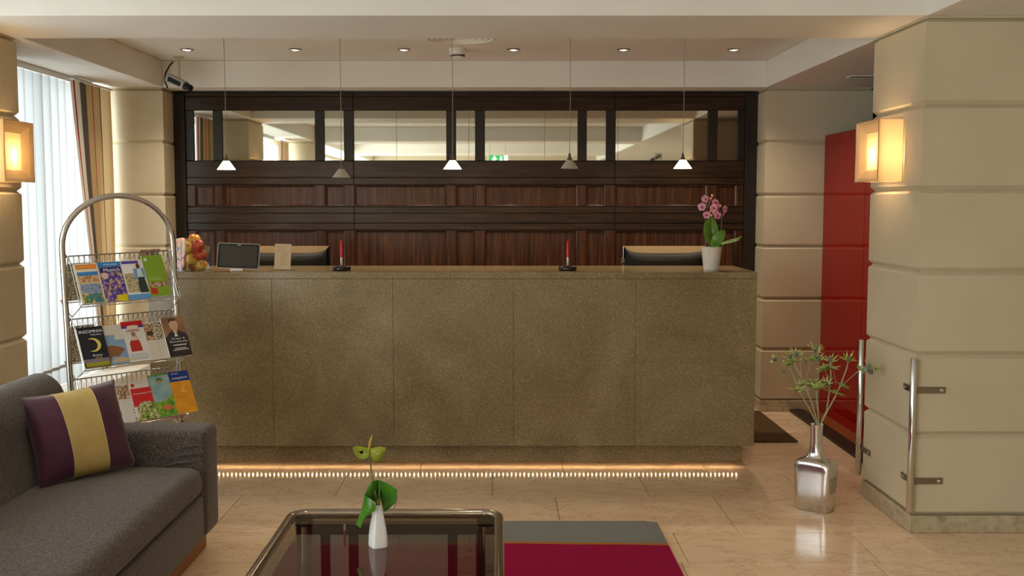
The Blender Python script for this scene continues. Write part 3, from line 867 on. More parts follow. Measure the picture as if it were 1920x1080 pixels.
# throw pillow
pl = thing('throw_pillow', 'plum throw pillow with a wide yellow centre band on the grey sofa', 'pillow', (-1.568, 3.95, .402))
pl.rotation_euler = Euler((R(-20), R(-4), R(46)), 'XYZ')
M_PLUM = noise_mat('plum_cloth', [(.3, (54, 10, 38)), (.7, (78, 18, 56))], 14, 4, .55, bump=.3, bscale=300, sheen=.3)
M_YEL = noise_mat('yellow_cloth', [(.3, (180, 154, 92)), (.7, (200, 176, 114))], 10, 4, .6, bump=.3, bscale=300)
def pillow_pt(u, v, s):
    x = (u - .5); z = (v - .5)
    th = .075 * (max(0, 1 - (2 * abs(x)) ** 2.4) * max(0, 1 - (2 * abs(z)) ** 2.4)) ** .5
    pin = 1 - .07 * (1 - (2 * abs(z)) ** 2) * (2 * abs(x)) ** 2; pin2 = 1 - .07 * (1 - (2 * abs(x)) ** 2) * (2 * abs(z)) ** 2
    return Vector((x * .385 * pin, s * th + .004 * math.sin(9 * u + 5 * v), (z * pin2 + .5) * .36))
def pillow_part(name, us, m):
    bm = bmesh.new(); nv = 16
    for s in (-1, 1):
        vs = [[bm.verts.new(pillow_pt(u, k / nv, s)) for k in range(nv + 1)] for u in us]
        for a_, b_ in zip(vs, vs[1:]):
            for k in range(nv): bm.faces.new((a_[k], a_[k + 1], b_[k + 1], b_[k]))
    bmesh.ops.remove_doubles(bm, verts=bm.verts[:], dist=1e-5)
    return build(name, bm, m, pl, smooth=100)
pillow_part('cover', [k / 21 * .325 for k in range(8)] if False else [.325 * k / 8 for k in range(9)], M_PLUM)
pillow_part('yellow_band', [.325 + .36 * k / 8 for k in range(9)], M_YEL)
pillow_part('cover', [.685 + .315 * k / 8 for k in range(9)], M_PLUM)
bm = bmesh.new()
for u in (.325, .685): tube(bm, [pillow_pt(u, k / 24, -1) + Vector((0, -.001, 0)) for k in range(25)], .0016, 6)
build('piping', bm, mat('pillow_piping', (204, 182, 132), .6), pl, smooth=80)

# ------------------------------------------------------------------ brochure rack
RW, DEP, DROP = .245, .125, .225
TH = R(40.6); LEAN = R(-1.6)
RM = Matrix.Rotation(TH, 4, 'Z') @ Matrix.Rotation(LEAN, 4, 'Y')
pin = RM @ Vector((-.24, 0, 1.215))
rack_loc = Vector((-1.965, 4.77, 1.215)) - pin; rack_loc.z = 0.0068
rk = thing('brochure_rack', 'chrome wire brochure rack with an arched tube frame behind the sofa', 'rack', rack_loc)
rk.rotation_mode = 'XYZ'; rk.rotation_euler = RM.to_euler('XYZ')
RWM = Matrix.Translation(rack_loc) @ RM
bm = bmesh.new(); za = 1.255; ry = RW
RA = .262; pts = [Vector((-RA, 0, .02))] + [Vector((-RA, 0, z)) for z in (.3, .6, .9, 1.15)]
for k in range(25):
    a = math.pi - math.pi * k / 24; pts.append(Vector((RA * math.cos(a), 0, za + .23 * math.sin(a))))
pts += [Vector((RA, 0, z)) for z in (1.15, .9, .6, .3, .02)]
tube(bm, pts, .0135, 14); build('arch_frame', bm, M_CHROME, rk, smooth=180)
for s in (-1, 1):
    bm = bmesh.new(); tube(bm, [(s * RA, -.17, .008 - (0 if s < 0 else .0)), (s * RA, .17, .008)], .008, 8); build('foot', bm, M_CHROME, rk, smooth=60)
ZSH = [1.215, .925, .645]
for zt in ZSH:
    for s in (-1, 1):            # front and back shelf of each tier
        bm = bmesh.new(); w = RW - .008
        def q(x, f, lift=0): return Vector((x, s * DEP * f, zt - DROP * f + lift))
        tube(bm, [q(-w, 0), q(w, 0)], .0032, 6)
        tube(bm, [q(-w, 1), q(w, 1)], .0028, 6)
        tube(bm, [q(-w, 1) + Vector((0, s * .018, .012)), q(w, 1) + Vector((0, s * .018, .012))], .0028, 6)
        n = 20
        for k in range(n):
            xa = -w + 2 * w * k / n; xb = -w + 2 * w * (k + 1) / n; xm = (xa + xb) / 2
            tube(bm, [q(xa, 0), q(xm, .34)], .0011, 4); tube(bm, [q(xm, .34), q(xb, 0)], .0011, 4)
            tube(bm, [q(xm, .34), q(xm, 1)], .0011, 4)
        for xe in (-w, w):
            tube(bm, [q(xe, 0), q(xe, 1), q(xe, 1) + Vector((0, s * .018, .012))], .0022, 5)
            tube(bm, [q(xe, 1), Vector((xe, 0, zt - DROP - .055))], .0022, 5)
        build('wire_shelf', bm, M_CHROME, rk, smooth=60)
    for xe in (-RA + .004, RA - .004):
        bm = bmesh.new(); ball(bm, (xe * .972, 0, zt), .010, u=10, v=6); build('clamp', bm, M_CHROME, rk, smooth=80)

# ------------------------------------------------------------------ brochures
PM = {}
def ink(c):
    k = 'ink_%d_%d_%d' % c
    return mat(k, c, .3)
def photo(name, stops, scale=40):
    return noise_mat('print_' + name, stops, scale, 3, .3)
PH = {
 'sea': photo('sea', [(.3, (40, 96, 160)), (.5, (70, 130, 70)), (.6, (212, 150, 40)), (.75, (230, 220, 190))], 60),
 'town': photo('town', [(.3, (44, 92, 48)), (.45, (190, 120, 50)), (.6, (206, 190, 150)), (.75, (70, 100, 160))], 90),
 'lake': photo('lake', [(.3, (60, 80, 150)), (.5, (150, 160, 190)), (.65, (90, 120, 60)), (.8, (224, 214, 180))], 70),
 'fest': photo('fest', [(.3, (40, 30, 90)), (.48, (96, 72, 160)), (.6, (190, 150, 60)), (.75, (200, 200, 230))], 70),
 'castle': photo('castle', [(.3, (120, 96, 60)), (.55, (196, 180, 140)), (.75, (90, 110, 140))], 80),
 'crowd': photo('crowd', [(.35, (70, 50, 36)), (.55, (190, 150, 110)), (.7, (230, 210, 190))], 120),
 'garden': photo('garden', [(.3, (60, 84, 34)), (.5, (150, 160, 60)), (.62, (214, 206, 190)), (.75, (96, 60, 90))], 90),
 'meadow': photo('meadow', [(.35, (70, 130, 30)), (.55, (130, 176, 60)), (.7, (210, 140, 70))], 60),
 'sky': photo('sky', [(.3, (108, 152, 160)), (.7, (168, 194, 190))], 16),
 'amber': photo('amber', [(.3, (214, 138, 22)), (.7, (232, 166, 40))], 20),
 'pattern': photo('pattern', [(.4, (40, 34, 26)), (.5, (176, 164, 130)), (.6, (210, 200, 176))], 150),
 'sepia': photo('sepia', [(.3, (126, 88, 60)), (.7, (172, 128, 94))], 12),
 'mixed': photo('mixed', [(.3, (30, 40, 60)), (.45, (220, 200, 180)), (.6, (190, 90, 60)), (.75, (230, 190, 40))], 60),
}
def text_mesh(name, s, w, h, cx_, cy_, z, m, parent):
    cu = bpy.data.curves.new('t', 'FONT'); cu.body = s; cu.align_x = 'CENTER'; cu.align_y = 'CENTER'; cu.size = 1; cu.resolution_u = 2
    ob = bpy.data.objects.new('t', cu); COL.objects.link(ob)
    bpy.context.view_layer.update()
    me = bpy.data.meshes.new_from_object(ob.evaluated_get(bpy.context.evaluated_depsgraph_get()))
    bpy.data.objects.remove(ob); bpy.data.curves.remove(cu)
    xs = [v.co.x for v in me.vertices]; ys = [v.co.y for v in me.vertices]
    sx_, sy_ = w / (max(xs) - min(xs)), h / (max(ys) - min(ys)); mx_, my_ = (max(xs) + min(xs)) / 2, (max(ys) + min(ys)) / 2
    for v in me.vertices: v.co = Vector(((v.co.x - mx_) * sx_ + cx_, (v.co.y - my_) * sy_ + cy_, z))
    me.materials.clear(); me.materials.append(m); me.name = name
    return link_mesh(name, me, parent)

def ell(cx_, cy_, rx, ry, n=18, a0=0, a1=360): return [(cx_ + rx * math.cos(R(a0 + (a1 - a0) * k / n)), cy_ + ry * math.sin(R(a0 + (a1 - a0) * k / n))) for k in range(n if a1 - a0 == 360 else n + 1)]
def rc(a, b, c, d): return [(a, b), (c, b), (c, d), (a, d)]
def brochure(tier, x, w, h, layers, label, texts=(), thick=.005, back=False, rise=0, yaw=0, cover=(240, 238, 232), group='brochures in the wire rack'):
    """x: left edge along the shelf; layers: (outline in 0..1 cover units, material)"""
    zt = ZSH[tier]; s = 1 if back else -1
    lip = Vector((x, s * (DEP + .002), zt - DROP + .006))
    up = Vector((0, -s * DEP, DROP)).normalized()
    xa = Vector((1, 0, 0)); nn = xa.cross(up)
    if back: nn = -nn * -1
    M3 = Matrix((xa, up, nn)).transposed().to_4x4()
    off = .004 if not back else -.004 - thick
    Mw = RWM @ (Matrix.Translation(lip + up * rise + nn * off) @ M3) @ Matrix.Rotation(yaw, 4, 'Z')
    o = thing('brochure', label, 'brochure', (0, 0, 0), group=group); o.matrix_world = Mw
    boxobj('pages', 0, w, 0, h, 0, thick, M_PAPER, o)
    mats = [ink(cover)]; bm = bmesh.new()
    poly(bm, [(0, 0, thick + .0003), (w, 0, thick + .0003), (w, h, thick + .0003), (0, h, thick + .0003)])
    for i, (pts, m) in enumerate(layers):
        m = m if not isinstance(m, tuple) else ink(m)
        if m not in mats: mats.append(m)
        poly(bm, [(px * w, py * h, thick + .0005 + .0002 * i) for px, py in pts], mats.index(m))
    build('cover', bm, mats, o)
    for k, (s_, cx_, cy_, tw, th_, c_) in enumerate(texts):
        text_mesh('lettering', s_, tw * w, th_ * h, cx_ * w, cy_ * h, thick + .0008 + .0002 * len(layers), ink(c_), o)
    return o
xs0 = -RW + .014
# top tier
brochure(0, xs0, .107, .205, [(rc(.08, .86, .94, .97), (218, 122, 26)), (rc(.14, .90, .88, .93), (240, 164, 60)), (rc(.08, .52, .94, .78), PH['town']), (rc(.08, .27, .94, .5), PH['lake']), (rc(.08, .03, .94, .26), PH['sea']), (rc(.08, .7, .94, .79), (46, 120, 190))],
         'brochure with an orange title bar over three stacked landscape pictures', cover=(222, 210, 186))
brochure(0, xs0 + .109, .104, .205, [(rc(0, .88, 1, 1), (34, 120, 190)), (rc(0, .0, 1, .88), PH['fest']), (rc(.03, .74, .97, .87), (40, 36, 92)), (rc(.5, .01, .98, .17), (214, 190, 20)), (ell(.2, .66, .16, .08), (214, 176, 160))],
         'blue and purple city brochure headed Munich in white lettering', (('Munich', .56, .80, .72, .085, (244, 244, 250)), ('MÜNCHEN', .55, .94, .6, .05, (220, 236, 250))))
brochure(0, xs0 + .215, .104, .205, [(rc(.05, .18, .58, .66), PH['castle']), (rc(.5, .5, .98, .78), (110, 150, 196)), (rc(.0, .0, 1, .13), (96, 150, 208)), ([(.58, .16), (.98, .16), (.94, .45), (.85, .62), (.66, .62), (.58, .4)], (44, 58, 48)), ([(.62, .55), (.9, .55), (.84, .78), (.68, .78)], (196, 206, 196)), (ell(.74, .83, .09, .07), (90, 66, 44)), (rc(.04, .9, .8, .97), (84, 66, 150))],
         'white brochure with castle pictures and a figure in a dark skirt', cover=(226, 222, 214), rise=.004)
brochure(0, xs0 + .321, .100, .215, [(rc(0, .22, 1, .34), PH['crowd']), (rc(.06, .05, .36, .2), (190, 44, 34)), (ell(.16, .9, .08, .04), (222, 228, 200)), (rc(.1, .40, .7, .41), (190, 206, 140)), (rc(.1, .44, .6, .45), (190, 206, 140))],
         'plain lime green brochure with a narrow photo strip near the foot', cover=(128, 160, 38), rise=.012)
# middle tier
moon = ell(.5, .55, .30, .17, 20, -115, 115) + [(p[0] - .06, p[1]) for p in ell(.48, .55, .25, .145, 20, -110, 110)][::-1]
brochure(1, xs0 - .006, .118, .20, [(moon, (208, 190, 90)), (rc(0, .12, 1, .21), (118, 104, 110)), (rc(.06, .025, .98, .12), (150, 140, 30))],
         'black brochure headed INSOMNIA with a yellow crescent moon', (('INSOMNIA', .52, .885, .9, .075, (236, 234, 238)), ('München', .7, .80, .42, .04, (220, 220, 224)), ('Enjoy', .58, .285, .36, .06, (236, 236, 236)), ('City', .6, .225, .26, .05, (220, 200, 40))), cover=(24, 23, 34), thick=.009)
brochure(1, xs0 + .114, .088, .20, [(rc(0, .0, 1, .75), (126, 152, 176)), (rc(.5, .62, 1, .76), (206, 198, 180)), ([(0, .48), (.25, .5), (.75, .42), (.9, .36), (.5, .2), (.2, .22), (0, .1)], (134, 86, 48)), (ell(.6, .07, .5, .1, 18, 0, 180), (196, 164, 120))],
         'pale brochure with a brown butterfly on a blue ground', cover=(206, 198, 178))
brochure(1, xs0 + .200, .104, .205, [(rc(0, .87, 1, 1), (196, 28, 30)), (rc(.0, .83, .25, .88), (30, 60, 150)), (rc(.75, .83, 1, .88), (30, 60, 150)), (ell(.5, .86, .28, .035), (226, 206, 180)), ([(.2, .25), (.72, .25), (.68, .45), (.62, .55), (.3, .55), (.2, .45)], (176, 38, 34)), ([(.3, .52), (.62, .52), (.56, .62), (.38, .62)], (206, 180, 160)), (ell(.46, .67, .1, .06), (150, 112, 90)), (rc(.1, .06, .9, .2), (190, 192, 186))],
         'white brochure headed OMMA with a person in red below', (('OMMA', .46, .765, .62, .07, (190, 30, 36)),), cover=(214, 208, 198), rise=.004)
brochure(1, xs0 + .304, .048, .195, [(rc(.02, .52, .98, .96), PH['crowd']), (ell(.5, .7, .36, .06), (60, 50, 36))], 'narrow beige folded leaflet with a dark oval in its picture', cover=(208, 196, 178))
brochure(1, xs0 + .353, .044, .195, [(rc(.05, .52, .95, .98), PH['pattern'])], 'narrow beige folded leaflet with a black and white pattern on top', cover=(206, 196, 180))
brochure(1, xs0 + .393, .112, .205, [(rc(0, .5, 1, 1), PH['sepia']), ([(.05, .5), (.25, .62), (.45, .68), (.62, .66), (.95, .56), (1, .4), (0, .4)], (52, 48, 54)), (ell(.5, .80, .2, .14), (206, 170, 132)), ([(.4, .6), (.6, .6), (.6, .72), (.4, .72)], (200, 164, 126)), ([(.42, .5), (.5, .66), (.58, .5)], (222, 214, 202)), ([(.3, .84), (.32, .95), (.5, .965), (.66, .94), (.62, .9), (.4, .9)], (78, 58, 42)), (rc(.25, .27, .85, .295), (214, 206, 198)), (rc(.3, .19, .8, .21), (214, 206, 198)), (rc(.2, .15, .9, .17), (214, 206, 198))],
         'dark brochure with a sepia portrait and white lettering', (('Gregor &', .55, .44, .6, .055, (236, 232, 226)), ('Strawinsky', .54, .365, .8, .06, (236, 232, 226))), cover=(44, 36, 34), thick=.010, rise=.002)
# bottom tier
brochure(2, xs0 - .010, .045, .20, [], 'narrow red leaflet behind the throw pillow', cover=(196, 48, 40))
brochure(2, xs0 + .042, .112, .20, [(ell(.34, .84, .26, .07), (214, 96, 40)), (rc(.6, .7, .96, .93), PH['mixed'])], 'dark brown brochure with an orange emblem behind the throw pillow', cover=(52, 34, 26))
brochure(2, xs0 + .160, .055, .20, [(rc(0, .6, 1, .94), PH['crowd'])], 'pale leaflet tucked between the brochures behind the throw pillow', cover=(206, 200, 190))
brochure(2, xs0 + .222, .108, .20, [(rc(0, .36, 1, .82), (200, 32, 34)), (ell(.56, .24, .46, .24, 24, 0, 360), PH['garden']), (rc(0, 0, 1, .1), PH['garden']), (ell(.14, .90, .08, .05), (196, 40, 40))],
         'red and white brochure with a round garden picture', (('Ausstellungen 2014', .5, .68, .88, .045, (248, 236, 230)),), cover=(216, 206, 196))
brochure(2, xs0 + .316, .108, .215, [(rc(.04, .03, .96, .97), PH['sky']), (rc(.04, .03, .96, .36), PH['meadow']), ([(.04, .36), (.5, .36), (.96, .5), (.96, .3), (.04, .3)], PH['meadow']), (ell(.5, .85, .14, .06, 16, 0, 180), (70, 110, 40)), (ell(.5, .83, .12, .035), (190, 130, 90)), (ell(.6, .2, .22, .06), (206, 110, 70))],
         'teal brochure with a green border and a meadow picture', cover=(76, 156, 44), rise=.004)
brochure(2, xs0 + .417, .104, .215, [(rc(0, 0, 1, .76), PH['amber']), (rc(.1, .40, .6, .41), (196, 120, 20)), (rc(.1, .36, .5, .37), (196, 120, 20)), (rc(.55, .5, .59, .7), (240, 196, 100)), (rc(.42, .5, .72, .52), (240, 196, 100)), (rc(.15, .935, .5, .955), (170, 190, 226))],
         'orange brochure with a dark blue header reading evangelisch', (('evangelisch', .52, .835, .74, .07, (236, 240, 250)),), cover=(22, 58, 146), rise=.006)
# seen from behind on the far side of the rack
brochure(0, xs0 + .330, .100, .225, [(rc(0, 0, 1, .25), (206, 176, 26)), (rc(0, .25, 1, 1), PH['mixed'])], 'colourful brochure on the far side of the rack above the lime green brochure', back=True, rise=.035, cover=(90, 80, 70))
brochure(0, xs0, .105, .205, [(rc(0, 0, 1, 1), PH['pattern'])], 'grey brochure on the far side of the rack, in the top tier', back=True, cover=(96, 92, 88))
brochure(1, xs0, .105, .205, [(rc(0, 0, 1, 1), PH['pattern'])], 'grey brochure on the far side of the rack, in the middle tier', back=True, cover=(96, 92, 88))

# ------------------------------------------------------------------ things on the counter
def on_top(px, Y): return Vector((at(px, 505, Y=Y).x, Y, ZT + .0005))
# fruit in a square glass vase
YV2 = 5.73
gx0, gx1 = at(331, 480, Y=YV2).x, at(390, 480, Y=YV2).x
gh = at(360, 446, Y=YV2).z - ZT
fv = thing('glass_vase', 'square clear glass vase filled with apples on the counter', 'vase', ((gx0 + gx1) / 2, YV2 - .002, ZT + .0005))
hw = (gx1 - gx0) / 2
bm = bmesh.new()
loft(bm, [rrect(hw, hw, .012, 0, 3), rrect(hw, hw, .012, gh, 3), rrect(hw - .004, hw - .004, .009, gh, 3), rrect(hw - .004, hw - .004, .009, .010, 3)])
build('body', bm, M_GLASS, fv, smooth=50)
def apple_mat(name, a, b, c):
    return noise_mat(name, [(.34, a), (.5, b), (.66, c)], 26, 3, .25)
AM = {'orange': apple_mat('apple_orange', (226, 120, 24), (232, 140, 34), (240, 170, 60)), 'yellow': apple_mat('apple_yellow', (212, 150, 40), (222, 178, 62), (226, 130, 50)),
      'red': apple_mat('apple_red', (176, 30, 20), (196, 54, 30), (216, 110, 50)), 'blush': apple_mat('apple_blush', (206, 74, 24), (214, 120, 34), (222, 160, 50))}
def apple(px, py, dy, r, k, tilt, label):
    r -= .0025; c = at(320 + .0787 * px, 430 + .0787 * py, Y=YV2 + dy)
    o = thing('apple', label, 'apple', c, group='apples in the glass vase')
    T = Euler(tilt).to_matrix().to_4x4()
    prof = [(.001, -.80), (.30, -.88), (.62, -.74), (.88, -.38), (1, .05), (.94, .42), (.70, .74), (.40, .86), (.16, .76), (.03, .62)]
    bm = bmesh.new(); lathe(bm, [(a * r, b * r) for a, b in prof], 18, M=T); build('flesh', bm, AM[k], o, smooth=180)
    bm = bmesh.new(); tube(bm, [T @ Vector((0, 0, .62 * r)), T @ Vector((.06 * r, 0, .98 * r))], .0016, 6); build('stalk', bm, mat('stalk', (84, 58, 34), .7), o)
for args in [(565, 250, -.005, .036, 'orange', (.3, .2, 0), 'bright orange apple on top of the heap, above the vase rim'),
             (245, 330, .0, .034, 'orange', (.1, -.4, 0), 'orange apple against the vase side behind the yellow apple'),
             (400, 440, -.043, .036, 'yellow', (1.0, .5, 0), 'pale yellow apple in front, below the top orange one'),
             (665, 395, -.038, .036, 'red', (.5, -.3, 0), 'deep red apple just under the vase rim'),
             (725, 610, -.040, .034, 'red', (.9, .2, 0), 'orange red apple below the deep red one'),
             (500, 715, -.046, .036, 'yellow', (.4, .9, 0), 'golden apple in the middle of the heap'),
             (270, 600, .012, .033, 'blush', (.2, .6, 0), 'blushed apple behind, halfway up the vase'),
             (285, 835, -.034, .034, 'blush', (.7, .3, 0), 'blushed apple in the bottom corner nearest the rack'),
             (740, 850, -.036, .033, 'yellow', (1.2, 0, 0), 'golden apple in the bottom corner nearest the tablet'),
             (520, 520, .036, .035, 'red', (0, 0, 0), 'red apple hidden in the middle of the heap'),
             (520, 850, .036, .034, 'blush', (0, .4, 0), 'blushed apple at the bottom behind the golden ones')]:
    apple(*args)

# tablet on a stand
p = on_top(446, 5.70)
tb = thing('tablet', 'tablet with a dark screen and silver edge propped on the counter', 'tablet', p, R(4))
T = Matrix.Translation((0, -.01, .011)) @ Matrix.Rotation(R(-16), 4, 'X') @ Matrix.Rotation(R(2.5), 4, 'Y')
bd = extrude_profile([(v.x, v.y) for v in rrect(.114, .071, .012, 0, 5)], 'z', -.004, .004)
bmesh.ops.transform(bd, matrix=T @ Matrix.Translation((0, 0, .071)) @ Matrix.Rotation(R(90), 4, 'X'), verts=bd.verts[:])
build('case', bd, mat('tablet_silver', (186, 180, 168), .3, .6), tb, smooth=40)
T2 = T @ Matrix.Translation((0, 0, .071)) @ Matrix.Rotation(R(90), 4, 'X')
bm = bmesh.new(); poly(bm, [T2 @ (v + Vector((0, 0, .0043))) for v in rrect(.111, .068, .010, 0, 5)]); build('bezel', bm, mat('tablet_black', (22, 20, 19), .15), tb)
bm = bmesh.new(); box(bm, -.099, .099, -.056, .057, .0044, .0047, M=T2); build('screen', bm, mat('tablet_screen', (58, 54, 48), .12), tb)
bm = bmesh.new(); box(bm, -.010, .010, .0595, .0635, .0044, .0048, M=T2); build('maker_mark', bm, mat('mark_silver', (190, 184, 174), .3), tb)
ts = thing('tablet_stand', 'small white cradle holding the tablet up', 'stand', p + Vector((.002, -.035, 0)))
build('tray', bbox(-.036, .036, -.012, .010, 0, .012, .003), M_WHITE, ts)
build('prop', bbox(-.03, .03, .085, .10, 0, .07, .004), M_WHITE, ts)
build('spine', bbox(-.012, .012, .0101, .0849, 0, .006, .002), M_WHITE, ts)

# card in an acrylic holder
p = on_top(529, 5.72)
ch = thing('card_holder', 'clear acrylic holder with a printed tan notice card between the tablet and pen stand', 'card holder', p, R(-2))
T = Matrix.Rotation(R(-9), 4, 'X') @ Matrix.Rotation(R(1.5), 4, 'Y')
bm = bmesh.new(); box(bm, -.045, .045, -.001, .001, .006, .146, M=T); cd_ = build('card', bm, mat('tan_card', (208, 184, 146), .6), ch)
bm = bmesh.new()
for k in range(13):
    z_ = .030 + k * .0085; l_ = random.uniform(.02, .034)
    box(bm, -.012 if k < 9 else -.03, -.012 + l_ * 1.3 if k < 9 else l_ - .01, -.0016, -.0012, z_, z_ + .0016, M=T)
build('print_lines', bm, mat('card_print', (150, 122, 84), .6), cd_)
bm = bmesh.new(); box(bm, -.046, .046, .0015, .003, .003, .147, M=T); build('acrylic_back', bm, M_GLASS, ch)
build('acrylic_foot', bbox(-.075, .075, -.03, .04, 0, .003, .001), M_GLASS, ch)

# pen stands
def pen_stand(px, tilt, label, Y=5.72):
    p = on_top(px, Y); o = thing('pen_stand', label, 'pen stand', p, group='pen stands on the counter')
    bm = bmesh.new(); lathe(bm, [(.048, 0), (.050, .003), (.050, .018), (.047, .022), (.012, .022), (.010, .026)], 28); build('base', bm, mat('pen_base', (30, 28, 27), .15), o, smooth=40)
    T = Matrix.Translation((0, 0, .024)) @ Matrix.Rotation(R(tilt), 4, 'Y')
    bm = bmesh.new(); lathe(bm, [(.0035, 0), (.0065, .008), (.007, .048)], 14, M=T); build('pen_grip', bm, mat('pen_silver', (196, 192, 188), .3, .5), o, smooth=40)
    bm = bmesh.new(); lathe(bm, [(.007, .0482), (.0075, .06), (.007, .135), (.005, .139)], 14, M=T); pb = build('pen_barrel', bm, mat('pen_red', (186, 32, 40), .25), o, smooth=40)
    bm = bmesh.new(); box(bm, -.0018, .0018, -.0112, -.0092, .092, .136, M=T); build('clip', bm, mat('pen_red'), pb)
pen_stand(640.5, 0, 'red pen in a round black stand beside the notice card')
pen_stand(1064.5, .5, 'red pen in a round black stand beside the monitor near the orchid')

# monitors behind the counter, seen from the back
M_MON = mat('monitor_beige', (186, 160, 120), .4)
def monitor(px0, px1, Y, label, clip):
    xa, xb = at(px0, 480, Y=Y).x, at(px1, 480, Y=Y).x; cx_, hw_ = (xa + xb) / 2, (xb - xa) / 2
    zt = at(px0, 461, Y=Y).z
    o = thing('monitor', label, 'monitor', (cx_, Y, .7505))
    top = zt - .7505; lo = top - .33
    fr = [(-.018, lo), (-.018, lo + .02), (-.004, top), (.030, top - .004), (.022, lo)]
    bm = extrude_profile(fr, 'x', -hw_, hw_)
    bmesh.ops.bevel(bm, geom=bm.edges[:], offset=.003, segments=2, affect='EDGES'); build('frame', bm, M_MON, o, smooth=40)
    # bulged black back whose upper edge sags towards the middle
    bm = bmesh.new(); n = 24; rings = []
    for k in range(n + 1):
        u = -1 + 2 * k / n; f = max(0, 1 - abs(u) ** 5)
        tz = top - .004 - .040 * f ** .55; b_ = .05 * f ** .5 + .003
        x_ = u * (hw_ - .001)
        rings.append([Vector((x_, -.006 - .004, tz)), Vector((x_, -.014 - b_ * .55, tz - .006)), Vector((x_, -.018 - b_, tz - .05)), Vector((x_, -.018 - b_, lo + .05)), Vector((x_, -.018, lo + .004)), Vector((x_, -.004, lo + .004))])
    loft(bm, rings); build('back_shell', bm, mat('monitor_black', (13, 11, 10), .55, spec=.25), o, smooth=60)
    bm = bmesh.new(); M_ = Matrix.Identity(4)
    box(bm, -hw_ + .015, hw_ - .015, .0305, .0315, lo + .02, top - .02); build('screen', bm, mat('screen_dark', (20, 24, 40), .2), o)
    for sg in (-1, 1): boxobj('side_trim', min(sg * hw_, sg * (hw_ + .004)), max(sg * hw_, sg * (hw_ + .004)), -.026, .03, lo, top - .004, mat('monitor_black'), o)
    build('neck', bbox(-.03, .03, -.03, .02, .012, lo + .04, .004), M_BLACK, o)
    bm = bmesh.new(); lathe(bm, [(.11, 0), (.11, .008), (.03, .014)], 28); build('foot', bm, M_BLACK, o, smooth=40)
    if clip:
        bm = bmesh.new(); tube(bm, [(-hw_ - .002, -.022, top - .14), (-hw_ - .003, -.022, top)], .004, 8)
        build('side_arm', bm, M_CHROME, o, smooth=60)
        bm = bmesh.new()
        for dz in (-.085, -.105): tube(bm, [(-hw_ - .006 + .012 * math.cos(a * .6283), -.024, top + dz + .010 * math.sin(a * .6283)) for a in range(10)], .0025, 6, closed=True)
        build('clip', bm, M_CHROME, o, smooth=60)
monitor(462, 617, 6.36, 'black backed monitor behind the tablet and notice card', False)
monitor(1169, 1325, 6.36, 'black backed monitor with a chrome side clip behind the orchid pot', True)

# ------------------------------------------------------------------ orchid
YO = 5.73
po = on_top(1333.5, YO)
orc = thing('potted_orchid', 'pink orchid in a white tapered pot at the end of the counter', 'plant', po)
ph = at(1333, 463, Y=YO).z - ZT
bm = bmesh.new(); lathe(bm, [(.040, 0), (.0415, .003), (.056, ph - .004), (.0575, ph), (.0535, ph), (.052, ph - .012)], 32, cap1=False); build('pot', bm, mat('pot_white', (214, 208, 198), .4), orc, smooth=40)
bm = bmesh.new(); lathe(bm, [(.0525, ph - .016), (.052, ph - .010)], 24); build('bark', bm, noise_mat('bark', [(.3, (60, 44, 28)), (.7, (120, 92, 60))], 80, 3, .9, bump=.6), orc)
M_OL = noise_mat('orchid_leaf_green', [(.3, (60, 98, 22)), (.7, (96, 136, 40))], 14, 3, .35)
def oleaf(path, width, dys, face):
    pts = [at(x, y_, Y=YO + d) - po for (x, y_), d in zip(path, dys)]
    bm = bmesh.new(); vs = []; n = len(pts)
    for i, p_ in enumerate(pts):
        t = (pts[min(i + 1, n - 1)] - pts[max(i - 1, 0)]).normalized()
        sd_ = t.cross(Vector(face)).normalized()
        w = width * (max(0, math.sin(math.pi * (.10 + .86 * i / (n - 1)))) ** .7)
        nn = sd_.cross(t) * -.15 * w
        vs.append([bm.verts.new(p_ + sd_ * w * s + nn * abs(s)) for s in (-1, -.5, 0, .5, 1)])
    for a_, b_ in zip(vs, vs[1:]):
        for k in range(4): bm.faces.new((a_[k], a_[k + 1], b_[k + 1], b_[k]))
    bmesh.ops.subdivide_edges(bm, edges=bm.edges[:], cuts=1, use_grid_fill=True, smooth=.5)
    bmesh.ops.solidify(bm, geom=bm.faces[:], thickness=.0012)
    return build('leaf', bm, M_OL, orc, smooth=80)
oleaf([(1334, 460), (1329, 448), (1326, 434), (1326, 420), (1332, 408)], .022, (0, -.01, -.01, -.005, .0), (0.3, -1, .1))
oleaf([(1336, 460), (1337, 444), (1338, 430), (1336, 418), (1334, 407)], .026, (0, .01, .015, .01, .008), (-.3, -1, 0))
oleaf([(1335, 461), (1341, 453), (1348, 445), (1354, 438), (1359, 432)], .030, (-.01, -.03, -.035, -.035, -.03), (0.1, -1, .35))
oleaf([(1333, 463), (1339, 460), (1345, 459), (1352, 460), (1356, 461)], .014, (-.02, -.03, -.035, -.03, -.02), (0, -1, .5))
oleaf([(1345, 458), (1358, 454), (1370, 450), (1383, 447), (1391, 443)], .008, (0, .01, .01, .01, .01), (0, -.4, 1))
oleaf([(1345, 460), (1356, 457), (1368, 454), (1380, 451), (1387, 449)], .008, (.03, .04, .04, .04, .04), (0, -.4, 1))
def ostem(path, dys, r=.002):
    bm = bmesh.new(); tube(bm, [at(x, y_, Y=YO + d) - po for (x, y_), d in zip(path, dys)], r, 6); build('stem', bm, mat('orchid_stem', (112, 96, 66), .6), orc, smooth=60)
ostem([(1324, 462), (1323, 430), (1323, 410), (1326, 392), (1332, 376), (1336, 366)], (.01, .01, .0, 0, 0, 0))
ostem([(1352, 460), (1352, 435), (1353, 412), (1351, 398), (1346, 388), (1340, 378)], (.02, .02, .02, .01, 0, 0))
ostem([(1353, 412), (1355, 402), (1358, 395)], (.02, .01, 0), .0016)
